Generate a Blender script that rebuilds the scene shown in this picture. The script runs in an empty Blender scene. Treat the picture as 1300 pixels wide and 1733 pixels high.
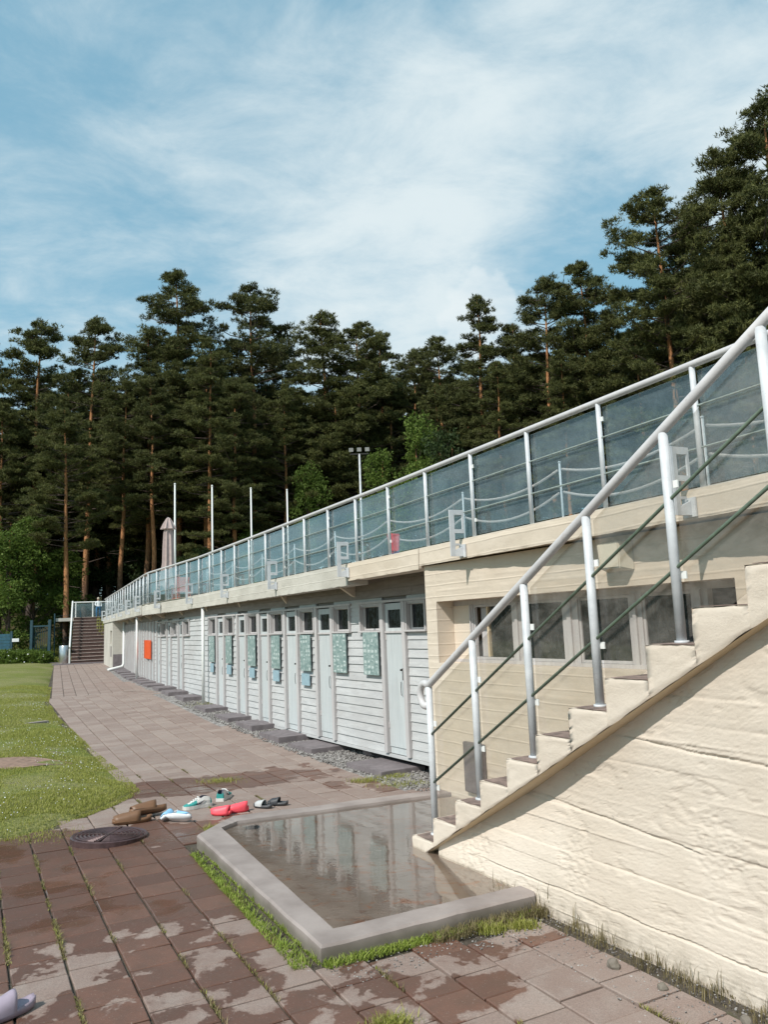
import bpy, bmesh, math, random
import numpy as np
from mathutils import Vector, Matrix, noise as mn
R = math.radians
scn = bpy.context.scene
COL = scn.collection
rng = random.Random(7)
ord_ = ['first', 'second', 'third', 'fourth', 'fifth', 'sixth', 'seventh', 'eighth', 'ninth', 'tenth', 'eleventh', 'twelfth', 'thirteenth', 'fourteenth', 'fifteenth', 'sixteenth', 'seventeenth', 'eighteenth', 'nineteenth', 'twentieth']
nr = np.random.default_rng(7)

# ------------------------------------------------------------------ camera
cam_d = bpy.data.cameras.new('camera'); cam = bpy.data.objects.new('camera', cam_d); COL.objects.link(cam)
cam_d.lens = 27.302; cam_d.sensor_fit = 'VERTICAL'; cam_d.sensor_height = 36; cam_d.sensor_width = 27
cam_d.clip_start = .05; cam_d.clip_end = 3000
_p, _r = 0.14272627, -0.03992412
fw = Vector((0, math.cos(_p), math.sin(_p))); u0 = Vector((0, -math.sin(_p), math.cos(_p))); r0 = Vector((1, 0, 0))
rt = r0 * math.cos(_r) + u0 * math.sin(_r); up = -r0 * math.sin(_r) + u0 * math.cos(_r)
cam.matrix_world = Matrix(((rt.x, up.x, -fw.x, 0), (rt.y, up.y, -fw.y, 0), (rt.z, up.z, -fw.z, 1.7), (0, 0, 0, 1)))
scn.camera = cam

# ------------------------------------------------------------------ world: nishita sky with thin cloud
SUN_EL = R(47); SUN_AZ = math.atan2(-.63, -.777)
w = bpy.data.worlds.new('World'); scn.world = w; w.use_nodes = True
nt = w.node_tree; N = nt.nodes; L = nt.links; N.clear()
def wn(t, **k):
    n = N.new(t)
    for a, b in k.items(): setattr(n, a, b)
    return n
out = wn('ShaderNodeOutputWorld'); bg = wn('ShaderNodeBackground'); bg.inputs[1].default_value = .10
sky = wn('ShaderNodeTexSky', sky_type='NISHITA', sun_disc=False, sun_elevation=SUN_EL, sun_rotation=SUN_AZ % (2 * math.pi))
sky.air_density = 1.0; sky.dust_density = 1.4; sky.ozone_density = 1.5
tc = wn('ShaderNodeTexCoord'); sep = wn('ShaderNodeSeparateXYZ'); L.new(tc.outputs['Generated'], sep.inputs[0])
def M(op, a, b=None, c=None):
    n = wn('ShaderNodeMath', operation=op)
    for i, v in enumerate((a, b, c)):
        if v is None: continue
        if isinstance(v, (int, float)): n.inputs[i].default_value = v
        else: L.new(v, n.inputs[i])
    return n.outputs[0]
zz = M('ADD', M('MAXIMUM', sep.outputs[2], 0.0), .16)
cx = M('DIVIDE', sep.outputs[0], zz); cy = M('DIVIDE', sep.outputs[1], zz)
cmb = wn('ShaderNodeCombineXYZ'); L.new(cx, cmb.inputs[0]); L.new(cy, cmb.inputs[1])
mp = wn('ShaderNodeMapping'); L.new(cmb.outputs[0], mp.inputs[0]); mp.inputs['Rotation'].default_value = (0, 0, R(-38)); mp.inputs['Scale'].default_value = (.9, 1.25, 1); mp.inputs['Location'].default_value = (1.2, 5.3, 0)
def NZ(vec, sc, det, ro, di):
    n = wn('ShaderNodeTexNoise'); L.new(vec, n.inputs[0])
    for k, v in (('Scale', sc), ('Detail', det), ('Roughness', ro), ('Distortion', di)): n.inputs[k].default_value = v
    return n.outputs[0]
n1 = NZ(mp.outputs[0], 1.0, 9, .58, .3); n2 = NZ(mp.outputs[0], 4.2, 10, .64, .35)
f = M('ADD', M('MULTIPLY', n1, .66), M('MULTIPLY', n2, .42))
def bank(px, py, sig, amp):   # a bank of cloud (or a clear gap) standing in one direction of the sky
    global f
    x_, y_ = (px - 650) / 1314.27, (866.5 - py) / 1314.27
    d = (fw + rt * x_ + up * y_).normalized()
    v = wn('ShaderNodeVectorMath', operation='DISTANCE'); L.new(tc.outputs['Generated'], v.inputs[0]); v.inputs[1].default_value = d
    g = M('POWER', 2.718, M('MULTIPLY', M('MULTIPLY', v.outputs['Value'], v.outputs['Value']), -1 / (2 * sig * sig))); f = M('ADD', f, M('MULTIPLY', g, amp))
bank(640, 400, .15, .15); bank(820, 330, .12, .06); bank(900, 60, .25, .045); bank(30, 380, .16, .08); bank(130, 60, .10, .05); bank(1250, 150, .2, .07); bank(480, 150, .12, .02)
bank(235, 210, .11, -.10); bank(1010, 410, .085, -.16); bank(650, 205, .12, -.05); bank(330, 560, .10, -.06); bank(1050, 560, .10, -.08)
mr = wn('ShaderNodeMapRange', interpolation_type='SMOOTHSTEP'); L.new(f, mr.inputs[0])
mr.inputs['From Min'].default_value = .45; mr.inputs['From Max'].default_value = .79; mr.inputs['To Min'].default_value = .04; mr.inputs['To Max'].default_value = .97
tint = wn('ShaderNodeMix', data_type='RGBA', blend_type='MULTIPLY'); tint.inputs[0].default_value = 1
L.new(sky.outputs[0], tint.inputs[6]); tint.inputs[7].default_value = (2.1, 2.5, 2.1, 1)
cl = wn('ShaderNodeMix', data_type='RGBA'); cl.inputs[0].default_value = .72; L.new(tint.outputs[2], cl.inputs[6]); cl.inputs[7].default_value = (1.85, 4.0, 5.3, 1)
mix = wn('ShaderNodeMix', data_type='RGBA'); L.new(mr.outputs[0], mix.inputs[0]); L.new(cl.outputs[2], mix.inputs[6]); mix.inputs[7].default_value = (6.9, 7.8, 8.1, 1)
# one cumulus head, lumpy edged, standing behind the pines
cd_ = (fw + rt * ((812 - 650) / 1314.27) + up * ((866.5 - 520) / 1314.27)).normalized()
nv = wn('ShaderNodeTexNoise'); L.new(tc.outputs['Generated'], nv.inputs[0]); nv.inputs['Scale'].default_value = 34; nv.inputs['Detail'].default_value = 5
sb = wn('ShaderNodeVectorMath', operation='SUBTRACT'); L.new(tc.outputs['Generated'], sb.inputs[0]); sb.inputs[1].default_value = cd_
sl = wn('ShaderNodeVectorMath', operation='LENGTH'); L.new(sb.outputs[0], sl.inputs[0])
ce = M('ADD', sl.outputs['Value'], M('MULTIPLY', M('SUBTRACT', nv.outputs[0], .5), .085))
cm_ = wn('ShaderNodeMapRange', interpolation_type='SMOOTHSTEP'); L.new(ce, cm_.inputs[0]); cm_.inputs['From Min'].default_value = .034; cm_.inputs['From Max'].default_value = .052; cm_.inputs['To Min'].default_value = .35; cm_.inputs['To Max'].default_value = 0
mixc = wn('ShaderNodeMix', data_type='RGBA'); L.new(cm_.outputs[0], mixc.inputs[0]); L.new(mix.outputs[2], mixc.inputs[6]); mixc.inputs[7].default_value = (8.0, 8.5, 8.6, 1)
mix = mixc
L.new(mix.outputs[2], bg.inputs[0]); L.new(bg.outputs[0], out.inputs[0])
# ------------------------------------------------------------------ sun
sd_ = bpy.data.lights.new('sun', 'SUN'); sd_.energy = 4.0; sd_.angle = R(.5); sd_.color = (1, .96, .90)
sun = bpy.data.objects.new('sun', sd_); COL.objects.link(sun)
tv = Vector((.63 * math.cos(SUN_EL), .777 * math.cos(SUN_EL), -math.sin(SUN_EL)))
sun.rotation_euler = tv.to_track_quat('-Z', 'Y').to_euler(); sun.location = (-20, -20, 30)
scn.view_settings.view_transform = 'Standard'; scn.view_settings.look = 'None'; scn.view_settings.gamma = 1
scn.view_settings.use_curve_mapping = False; scn.view_settings.exposure = 0.14

# ------------------------------------------------------------------ geometry of the place
def ss(t): t = min(max(t, 0), 1); return t * t * (3 - 2 * t)
def G(x, y): return .34 * ss((y - 9) / 11) + .11 * ss((y - 20) / 16)
def curve_table(start, headf, s0, s1, ds=.05):
    n0 = int(round(-s0 / ds)); pts = {0: Vector(start)}
    for i in range(int(s1 / ds) + 1):
        h = R(headf((i + .5) * ds)); pts[i + 1] = pts[i] + Vector((math.cos(h), math.sin(h))) * ds
    for i in range(n0 + 1):
        h = R(headf(-(i + .5) * ds)); pts[-i - 1] = pts[-i] - Vector((math.cos(h), math.sin(h))) * ds
    def f(s, o=0, z=None):
        k = s / ds; i = math.floor(k); t = k - i
        p = pts[i].lerp(pts[i + 1], t); h = R(headf(s))
        q = p + Vector((-math.sin(h), math.cos(h))) * o
        return q if z is None else Vector((q.x, q.y, z))
    return f
FP = curve_table((.40, 8.98), lambda s: 121.5 - .42 * s, -3, 34)
_SL = [(4.21, 0.), (3.45, 1.58), (1.93, 4.71), (0.0, 8.61), (-1.99, 12.48), (-4.0, 16.33), (-6.28, 20.17), (-12.54, 34.39)]
_SL = [Vector(p) for p in _SL]; _sl = [0]
for a, b in zip(_SL[:-1], _SL[1:]): _sl.append(_sl[-1] + (b - a).length)
_off = _sl[2]; _sl = [v - _off for v in _sl]; SMAX = _sl[-1]; SMIN = _sl[0]
def _slp(s):
    for i in range(len(_sl) - 1):
        if s <= _sl[i + 1] or i == len(_sl) - 2:
            t = (s - _sl[i]) / (_sl[i + 1] - _sl[i]); return _SL[i].lerp(_SL[i + 1], t), (_SL[i + 1] - _SL[i]).normalized()
def SP(s, o=0, z=None):
    p, t = _slp(s)
    a, _ = _slp(s - .35); b, _ = _slp(s + .35); t = (b - a).normalized()
    q = p + Vector((-t.y, t.x)) * o
    return q if z is None else Vector((q.x, q.y, z))
def ST(s):
    a, _ = _slp(s - .35); b, _ = _slp(s + .35); t = (b - a).normalized(); return Vector((t.x, t.y, 0))
ZS = 2.445; HR = .796
def sline_off(x, y):  # signed distance behind (inland of) the slab edge line
    best = None
    for a, b in zip(_SL[:-1], _SL[1:]):
        d = b - a; t = max(0, min(1, ((x - a.x) * d.x + (y - a.y) * d.y) / d.length_squared)); q = a + d * t
        dist = math.hypot(x - q.x, y - q.y); sg = (x - q.x) * d.y - (y - q.y) * d.x
        if best is None or dist < best[0]: best = (dist, sg)
    return best[0] * (1 if best[1] > 0 else -1)
def T(x, y):  # terrain
    z = G(x, y)
    o = sline_off(x, y)
    in1 = ss((o - 2.0) / 3.5) * 1.95 * (1 if y > -6 else 0)
    far = ss((y - 42) / 14) * 2.3
    z2 = max(z + in1, z + far)
    d = math.hypot(x, y)
    z2 += max(0, d - 45) * .05 if d < 400 else 355 * .05
    z2 -= .03
    return z2
CU = Vector((.484, -.875, 0)); CN = Vector((.875, .484, 0)); C0 = Vector((.114, 6.032, 0)); UP = Vector((0, 0, 1))
def CP(t, d, z):  # stair frame: t along the flight, d distance measured inland, 3.02 = near face
    return C0 + CU * t + CN * (d - 3.02) + UP * z

# ------------------------------------------------------------------ mesh builder
class MB:
    def __init__(s): s.v = []; s.f = []; s.m = []
    def add(s, vs, fs, mi=0):
        n = len(s.v); s.v += [tuple(v) for v in vs]; s.f += [tuple(i + n for i in q) for q in fs]; s.m += [mi] * len(fs); return s
    def hexa(s, p, mi=0):  # p: bottom 4 (ccw from above) then top 4
        return s.add(p, [(3, 2, 1, 0), (4, 5, 6, 7), (0, 1, 5, 4), (1, 2, 6, 5), (2, 3, 7, 6), (3, 0, 4, 7)], mi)
    def box(s, c, ax, ay, az, hx, hy, hz, mi=0):
        c = Vector(c); ax = Vector(ax).normalized() * hx; ay = Vector(ay).normalized() * hy; az = Vector(az).normalized() * hz
        return s.hexa([c - ax - ay - az, c + ax - ay - az, c + ax + ay - az, c - ax + ay - az, c - ax - ay + az, c + ax - ay + az, c + ax + ay + az, c - ax + ay + az], mi)
    def tube(s, pts, r, n=8, mi=0, cap=True):
        pts = [Vector(p) for p in pts]; rs = r if isinstance(r, (list, tuple)) else [r] * len(pts)
        vs = []; prev = None
        for i, p in enumerate(pts):
            d = (pts[min(i + 1, len(pts) - 1)] - pts[max(i - 1, 0)]).normalized()
            if prev is None:
                a = Vector((0, 0, 1)) if abs(d.z) < .9 else Vector((1, 0, 0)); x = d.cross(a).normalized()
            else: x = (prev - d * prev.dot(d)).normalized()
            prev = x; y = d.cross(x)
            for k in range(n):
                an = 2 * math.pi * k / n; vs.append(p + (x * math.cos(an) + y * math.sin(an)) * rs[i])
        fs = []
        for i in range(len(pts) - 1):
            for k in range(n):
                a = i * n + k; b = i * n + (k + 1) % n; fs.append((a, b, b + n, a + n))
        if cap: fs.append(tuple(range(n - 1, -1, -1))); fs.append(tuple(range((len(pts) - 1) * n, len(pts) * n)))
        return s.add(vs, fs, mi)
    def lathe(s, c, prof, n=24, mi=0, axis=None):
        c = Vector(c); vs = []; fs = []
        for (r, z) in prof:
            for k in range(n):
                a = 2 * math.pi * k / n; vs.append(c + Vector((r * math.cos(a), r * math.sin(a), z)))
        for i in range(len(prof) - 1):
            for k in range(n):
                a = i * n + k; b = i * n + (k + 1) % n; fs.append((a, b, b + n, a + n))
        fs.append(tuple(range(n - 1, -1, -1))); fs.append(tuple(range((len(prof) - 1) * n, len(prof) * n)))
        return s.add(vs, fs, mi)
    def prism(s, poly, off, mi=0):  # poly: list of Vector, extruded by off
        n = len(poly); vs = [Vector(p) for p in poly] + [Vector(p) + Vector(off) for p in poly]
        fs = [tuple(range(n - 1, -1, -1)), tuple(range(n, 2 * n))] + [(i, (i + 1) % n, (i + 1) % n + n, i + n) for i in range(n)]
        return s.add(vs, fs, mi)
    def mesh(s, name, mats, smooth=False):
        me = bpy.data.meshes.new(name); me.from_pydata(s.v, [], s.f)
        for m in (mats if isinstance(mats, (list, tuple)) else [mats]): me.materials.append(m)
        if any(s.m): me.polygons.foreach_set('material_index', s.m)
        if smooth: me.polygons.foreach_set('use_smooth', [True] * len(me.polygons))
        me.update(); return me
    def build(s, name, mats, parent=None, smooth=False, bevel=0, **tags):
        me = s.mesh(name, mats, smooth)
        if bevel or True:
            bm = bmesh.new(); bm.from_mesh(me); bmesh.ops.recalc_face_normals(bm, faces=bm.faces)
            if bevel: bmesh.ops.bevel(bm, geom=[e for e in bm.edges if len(e.link_faces) == 2 and e.calc_face_angle(0) > .6], offset=bevel, segments=2, affect='EDGES')
            bm.to_mesh(me); bm.free()
        return link(name, me, parent, **tags)
def link(name, me, parent=None, **tags):
    o = bpy.data.objects.new(name, me); COL.objects.link(o)
    if parent: o.parent = parent
    for k, v in tags.items(): o[k] = v
    return o
def empty(name, loc=(0, 0, 0), **tags):
    o = bpy.data.objects.new(name, None); COL.objects.link(o); o.location = loc; o.empty_display_size = .1
    for k, v in tags.items(): o[k] = v
    return o
def thing(name, label, cat, loc=(0, 0, 0), group=None, rz=0):
    t = dict(label=label, category=cat)
    if group: t['group'] = group
    o = empty(name, loc, **t); o.rotation_euler.z = rz; return o
def tag(o, label, cat, group=None):
    o['label'] = label; o['category'] = cat
    if group: o['group'] = group
    return o
def npmesh(name, V, F, mat, k=3, smooth=False):
    me = bpy.data.meshes.new(name); V = np.asarray(V, np.float32).reshape(-1, 3); F = np.asarray(F, np.int32).reshape(-1, k)
    me.vertices.add(len(V)); me.vertices.foreach_set('co', V.ravel()); me.loops.add(F.size); me.loops.foreach_set('vertex_index', F.ravel())
    me.polygons.add(len(F)); me.polygons.foreach_set('loop_start', np.arange(0, F.size, k)); me.polygons.foreach_set('loop_total', np.full(len(F), k))
    if smooth: me.polygons.foreach_set('use_smooth', np.ones(len(F), bool))
    me.materials.append(mat); me.update(); me.validate(); return me

# ------------------------------------------------------------------ materials
class Mat:
    def __init__(s, name, rough=.6, base=(.5, .5, .5), metal=0, spec=.5):
        s.m = bpy.data.materials.new(name); s.m.use_nodes = True; s.nt = s.m.node_tree
        s.b = s.nt.nodes['Principled BSDF']; s.set('Base Color', (*base, 1)); s.set('Roughness', rough); s.set('Metallic', metal); s.set('Specular IOR Level', spec)
        s.g = None
    def set(s, k, v):
        if hasattr(v, 'is_linked') or hasattr(v, 'links'): s.nt.links.new(v, s.b.inputs[k])
        else: s.b.inputs[k].default_value = v
    def n(s, t, ins=None, **k):
        n = s.nt.nodes.new(t)
        for a, b in k.items(): setattr(n, a, b)
        for a, b in (ins or {}).items():
            if hasattr(b, 'links'): s.nt.links.new(b, n.inputs[a])
            else: n.inputs[a].default_value = b
        return n
    def pos(s, sc=(1, 1, 1), rz=0, loc=(0, 0, 0), obj=False):
        src = s.n('ShaderNodeTexCoord').outputs['Object'] if obj else s.n('ShaderNodeNewGeometry').outputs['Position']
        return s.n('ShaderNodeMapping', {'Vector': src, 'Scale': sc, 'Rotation': (0, 0, rz), 'Location': loc}).outputs[0]
    def noise(s, vec, scale, det=5, rough=.55, dist=0):
        return s.n('ShaderNodeTexNoise', {'Vector': vec, 'Scale': scale, 'Detail': det, 'Roughness': rough, 'Distortion': dist}).outputs[0]
    def ramp(s, fac, stops, interp='LINEAR'):
        n = s.n('ShaderNodeValToRGB', {'Fac': fac}); cr = n.color_ramp; cr.interpolation = interp
        while len(cr.elements) < len(stops): cr.elements.new(.5)
        for e, (p, c) in zip(cr.elements, stops): e.position = p; e.color = (*c, 1) if len(c) == 3 else c
        return n.outputs[0]
    def rng(s, v, a, b, c=0, d=1, smooth=True):
        return s.n('ShaderNodeMapRange', {'Value': v, 'From Min': a, 'From Max': b, 'To Min': c, 'To Max': d}, interpolation_type='SMOOTHSTEP' if smooth else 'LINEAR').outputs[0]
    def mix(s, f, a, b, mode='MIX'):
        n = s.n('ShaderNodeMix', data_type='RGBA', blend_type=mode)
        for i, v in ((0, f), (6, a), (7, b)):
            if hasattr(v, 'links'): s.nt.links.new(v, n.inputs[i])
            else: n.inputs[i].default_value = v if i == 0 else (*v, 1)[:4]
        return n.outputs[2]
    def math(s, op, a, b=0., c=0.):
        n = s.nt.nodes.new('ShaderNodeMath'); n.operation = op
        for i, v in enumerate((a, b, c)):
            if hasattr(v, 'links'): s.nt.links.new(v, n.inputs[i])
            else: n.inputs[i].default_value = v
        return n.outputs[0]
    def schlick(s, f0=.04, nrm=None):
        lw = s.n('ShaderNodeLayerWeight', {'Blend': .5})
        if nrm is not None: s.nt.links.new(nrm, lw.inputs['Normal'])
        return s.math('ADD', f0, s.math('MULTIPLY', 1 - f0, s.math('POWER', lw.outputs['Facing'], 5.0)))
    def bump(s, h, st=.3, d=.01):
        n = s.n('ShaderNodeBump', {'Height': h, 'Strength': st, 'Distance': d})
        if s.b.inputs['Normal'].links: s.nt.links.new(s.b.inputs['Normal'].links[0].from_socket, n.inputs['Normal'])
        s.nt.links.new(n.outputs[0], s.b.inputs['Normal'])
def simple(name, col, rough=.6, var=.15, sc=20, metal=0, bump=0, spec=.5):
    m = Mat(name, rough, col, metal, spec); p = m.pos()
    nz = m.noise(p, sc); c0 = tuple(c * (1 - var) for c in col); c1 = tuple(min(1, c * (1 + var)) for c in col)
    m.set('Base Color', m.ramp(nz, [(.3, c0), (.7, c1)]))
    if bump: m.bump(nz, bump, .01)
    return m.m

def mk_cream(name, ca, cb, dirt, lines=True, rough_b=.5):
    m = Mat(name, .82, spec=.2); p = m.pos()
    big = m.noise(p, 1.1, 5, .6); fine = m.noise(p, 26, 8, .68); mid = m.noise(m.pos((1, 1, 3.5)), 5.5, 7, .65, .4)
    c = m.mix(m.rng(big, .35, .68), ca, cb)
    c = m.mix(m.rng(mid, .62, .8, 0, .45), c, dirt)
    st = m.noise(m.pos((9, 9, .7)), 1.3, 4, .6)
    c = m.mix(m.rng(st, .6, .85, 0, .3), c, tuple(v * .75 for v in dirt))
    pk = m.noise(m.pos((1.2, 1.2, 2.2), 0, (7, 3, 1)), 9, 8, .72)
    c = m.mix(m.rng(pk, .68, .72, 0, .7), c, (.36, .31, .27))
    if not lines:
        z_ = m.n('ShaderNodeSeparateXYZ', {'Vector': m.n('ShaderNodeNewGeometry').outputs['Position']}).outputs[2]
        dm = m.math('MULTIPLY', m.rng(z_, .0, .16, 1, 0), m.rng(m.noise(m.pos((1, 1, .6)), 11, 6, .7), .42, .66, 0, .6)); c = m.mix(dm, c, (.23, .19, .14))
        c = m.mix(m.rng(m.noise(p, 60, 4, .7), .60, .70, 0, .25), c, tuple(v * .7 for v in dirt))
    m.set('Base Color', c)
    if lines:  # shuttering-board ghosts
        z = m.n('ShaderNodeSeparateXYZ', {'Vector': m.n('ShaderNodeNewGeometry').outputs['Position']}).outputs[2]
        zz = m.math('ADD', m.math('MULTIPLY', z, 8.7), m.math('MULTIPLY', m.noise(p, 1.7, 2), .25))
        fr = m.math('FRACT', zz); ln = m.rng(m.math('ABSOLUTE', m.math('SUBTRACT', fr, .5)), .40, .5, 0, 1)
        m.bump(m.math('MULTIPLY', ln, m.noise(p, 2.3, 2)), .5, .008)
    m.bump(m.noise(p, 75, 4, .75), .5 * rough_b, .004); m.bump(fine, .55 * rough_b, .007); m.bump(mid, .4 * rough_b, .01)
    return m.m
M_cream = mk_cream('cream_paint', (.58, .49, .395), (.635, .545, .45), (.49, .40, .32))
M_creamr = mk_cream('rough_cream_paint', (.575, .49, .405), (.645, .56, .475), (.49, .405, .33), lines=False, rough_b=.75)
M_soffit = mk_cream('ochre_stained_concrete', (.56, .44, .29), (.60, .49, .35), (.45, .32, .18))
M_whitec = mk_cream('peeling_white_concrete', (.47, .44, .39), (.57, .535, .48), (.33, .295, .25), rough_b=.8)

def mk_rim():
    m = Mat('worn_granolithic_concrete', .75, spec=.3); p = m.pos(); a = m.noise(p, 3, 6); b = m.noise(p, 90, 3, .7)
    c = m.mix(m.rng(a, .3, .7), (.235, .195, .18), (.335, .285, .265)); c = m.mix(m.rng(b, .62, .7, 0, .35), c, (.17, .15, .145))
    z = m.n('ShaderNodeSeparateXYZ', {'Vector': m.n('ShaderNodeNewGeometry').outputs['Position']}).outputs[2]
    c = m.mix(m.rng(m.math('ADD', z, m.math('MULTIPLY', a, .06)), .06, .12, .55, 0), c, (.09, .085, .05))
    m.set('Base Color', c); m.bump(b, .25, .003); m.bump(a, .3, .01); return m.m
M_rim = mk_rim()
def mk_bfloor():
    m = Mat('stained_basin_floor', .45, spec=.5); p = m.pos(); a = m.noise(p, 2.2, 6, .6, .6); b = m.noise(m.pos((1, 1.9, 1), R(35)), 5.5, 8, .68, 1.0)
    c = m.mix(m.rng(a, .3, .7), (.175, .125, .10), (.25, .19, .16)); c = m.mix(m.rng(b, .56, .62, 0, .85), c, (.24, .085, .03))
    c = m.mix(m.rng(m.noise(m.pos((1, 1.9, 1), R(35), (5, 2, 0)), 7, 8, .66, 1.2), .56, .64, 0, .7), c, (.13, .065, .045))
    m.set('Base Color', c); m.bump(b, .3, .004); return m.m
M_bfloor = mk_bfloor()
def mk_water():
    m = Mat('thin_water_film', .02); nt = m.nt; out = nt.nodes['Material Output']
    tr = m.n('ShaderNodeBsdfTransparent', {'Color': (.92, .92, .9, 1)}); gl = m.n('ShaderNodeBsdfGlossy', {'Roughness': .02})
    nz = m.noise(m.pos((1, 1, 1)), 7, 4, .6, .5); bp = m.n('ShaderNodeBump', {'Height': nz, 'Strength': .10, 'Distance': .01})
    nt.links.new(bp.outputs[0], gl.inputs['Normal']); fac = m.math('MINIMUM', m.math('MULTIPLY', m.schlick(.035), 1.5), .9)
    mx = m.n('ShaderNodeMixShader'); nt.links.new(fac, mx.inputs[0]); nt.links.new(tr.outputs[0], mx.inputs[1]); nt.links.new(gl.outputs[0], mx.inputs[2])
    nt.links.new(mx.outputs[0], out.inputs[0]); return m.m
M_water = mk_water()

def mk_paver():
    m = Mat('concrete_paver', .8, spec=.35); p = m.pos()
    rnd = m.n('ShaderNodeAttribute', attribute_name='rnd').outputs['Fac']
    fine = m.noise(p, 150, 3, .7); mid = m.noise(p, 7, 5, .6)
    dry = m.mix(rnd, (.25, .18, .153), (.335, .26, .225)); dry = m.mix(m.rng(mid, .4, .75, 0, .6), dry, (.32, .265, .235)); dry = m.mix(m.rng(m.noise(p, 1.6, 4), .45, .7, 0, .5), dry, (.27, .195, .165))
    dry = m.mix(m.rng(m.noise(m.pos((1, 1, 1), 0, (4, 9, 2)), 16, 5, .6), .70, .73, 0, .5), dry, (.52, .49, .46))
    wet = m.mix(rnd, (.12, .058, .041), (.18, .090, .063)); wet = m.mix(m.rng(mid, .35, .7, 0, .5), wet, (.10, .062, .046))
    sp = m.n('ShaderNodeSeparateXYZ', {'Vector': m.n('ShaderNodeNewGeometry').outputs['Position']})
    def blob(x, y, sx, sy, rot=0):
        q = m.n('ShaderNodeMapping', {'Vector': m.n('ShaderNodeNewGeometry').outputs['Position'], 'Location': (0, 0, 0)})
        v = m.n('ShaderNodeVectorMath', {0: q.outputs[0], 1: (x, y, 0)}, operation='SUBTRACT').outputs[0]
        v = m.n('ShaderNodeMapping', {'Vector': v, 'Rotation': (0, 0, -rot)}).outputs[0]
        v = m.n('ShaderNodeVectorMath', {0: v, 1: (1 / sx, 1 / sy, 0)}, operation='MULTIPLY').outputs[0]
        ln = m.n('ShaderNodeVectorMath', {0: v}, operation='LENGTH').outputs['Value']
        return m.rng(ln, .55, 1.35, 1, 0)
    b1 = blob(-2.3, 5.9, 2.9, 1.55, R(8)); b2 = blob(-2.3, 8.95, 1.6, .55, R(20)); b3 = blob(.0, 8.9, 2.1, .75, R(-30)); b4 = blob(-1.1, 4.1, 2.2, .9, R(5)); b5 = blob(-.1, 3.9, .9, .55, 0)
    bias = m.math('MAXIMUM', b1, m.math('MULTIPLY', b2, .95)); bias = m.math('MAXIMUM', bias, m.math('MULTIPLY', b3, .45)); bias = m.math('MAXIMUM', bias, m.math('MULTIPLY', b4, .60)); bias = m.math('MAXIMUM', bias, m.math('MULTIPLY', b5, .55))
    pn = m.noise(m.pos((1, 1.0, 1), R(28)), 3.6, 4, .5, .35); 
    pn = m.math('ADD', m.math('MULTIPLY', pn, .84), m.math('MULTIPLY', m.noise(p, 22, 5, .65), .16)); pr = m.math('ADD', pn, m.math('MULTIPLY', m.math('SUBTRACT', rnd, .5), .12))
    wf = m.math('ADD', pr, m.math('MULTIPLY', m.math('SUBTRACT', bias, .5), .52))
    wm = m.rng(wf, .500, .525, 0, 1); damp = m.rng(wf, .455, .505, 0, .55)
    heavy = m.math('MULTIPLY', m.rng(m.math('ADD', m.noise(p, 1.3, 3), m.math('MULTIPLY', bias, .30)), .82, .92, 0, 1), wm)
    c = m.mix(damp, dry, (.22, .15, .125)); c = m.mix(wm, c, wet); c = m.mix(m.rng(fine, .40, .66, 0, .32), c, (.06, .045, .038)); c = m.mix(m.rng(m.noise(p, 95, 3, .6), .64, .70, 0, .35), c, (.48, .43, .39)); m.set('Base Color', c)
    r = m.math('SUBTRACT', .85, m.math('MULTIPLY', wm, .45)); r = m.math('SUBTRACT', r, m.math('MULTIPLY', heavy, .28)); m.set('Roughness', r)
    h = m.math('MULTIPLY', fine, m.math('SUBTRACT', 1.0, m.math('MULTIPLY', heavy, .8))); m.bump(h, .35, .003); m.bump(mid, .2, .006)
    return m.m
M_paver = mk_paver()
def mk_soil():
    m = Mat('sandy_joint_soil', .95, spec=.1); p = m.pos(); a = m.noise(p, 4, 6); b = m.noise(p, 60, 3)
    c = m.ramp(a, [(.3, (.05, .042, .034)), (.6, (.10, .085, .068)), (.75, (.07, .075, .03))]); m.set('Base Color', m.mix(m.rng(b, .5, .7, 0, .4), c, (.16, .14, .12))); m.bump(b, .6, .01); return m.m
M_soil = mk_soil()
def mk_lawn():
    m = Mat('lawn_turf', .95, spec=.1); p = m.pos(); a = m.noise(p, .8, 5); b = m.noise(p, 35, 4, .7); c2 = m.noise(p, 5, 5)
    c = m.mix(m.rng(a, .35, .65), (.22, .235, .06), (.32, .29, .13)); c = m.mix(m.rng(c2, .52, .70, 0, .85), c, (.29, .235, .15)); c = m.mix(m.rng(b, .4, .7, .6, 0), c, (.05, .08, .015))
    m.set('Base Color', c); m.bump(b, .8, .02); return m.m
M_lawn = mk_lawn()
def mk_ground():
    m = Mat('forest_floor', .95, spec=.1); p = m.pos(); a = m.noise(p, .5, 6); b = m.noise(p, 9, 5, .7)
    c = m.ramp(a, [(.35, (.045, .055, .016)), (.55, (.075, .06, .03)), (.7, (.05, .07, .02))]); m.set('Base Color', m.mix(m.rng(b, .4, .7, 0, .6), c, (.03, .025, .015))); m.bump(b, .8, .05); return m.m
M_ground = mk_ground()
def mk_gravel():
    m = Mat('grey_gravel', .9, spec=.2); p = m.pos()
    rn = m.n('ShaderNodeObjectInfo').outputs['Random']; v = m.n('ShaderNodeTexVoronoi', {'Vector': p, 'Scale': 38})
    m.set('Base Color', m.ramp(m.n('ShaderNodeSeparateColor', {'Color': v.outputs['Color']}).outputs[0], [(0, (.10, .09, .085)), (.5, (.24, .22, .21)), (1, (.42, .40, .38))])); m.bump(v.outputs['Distance'], .8, .015); return m.m
M_gravel = mk_gravel()
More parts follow.
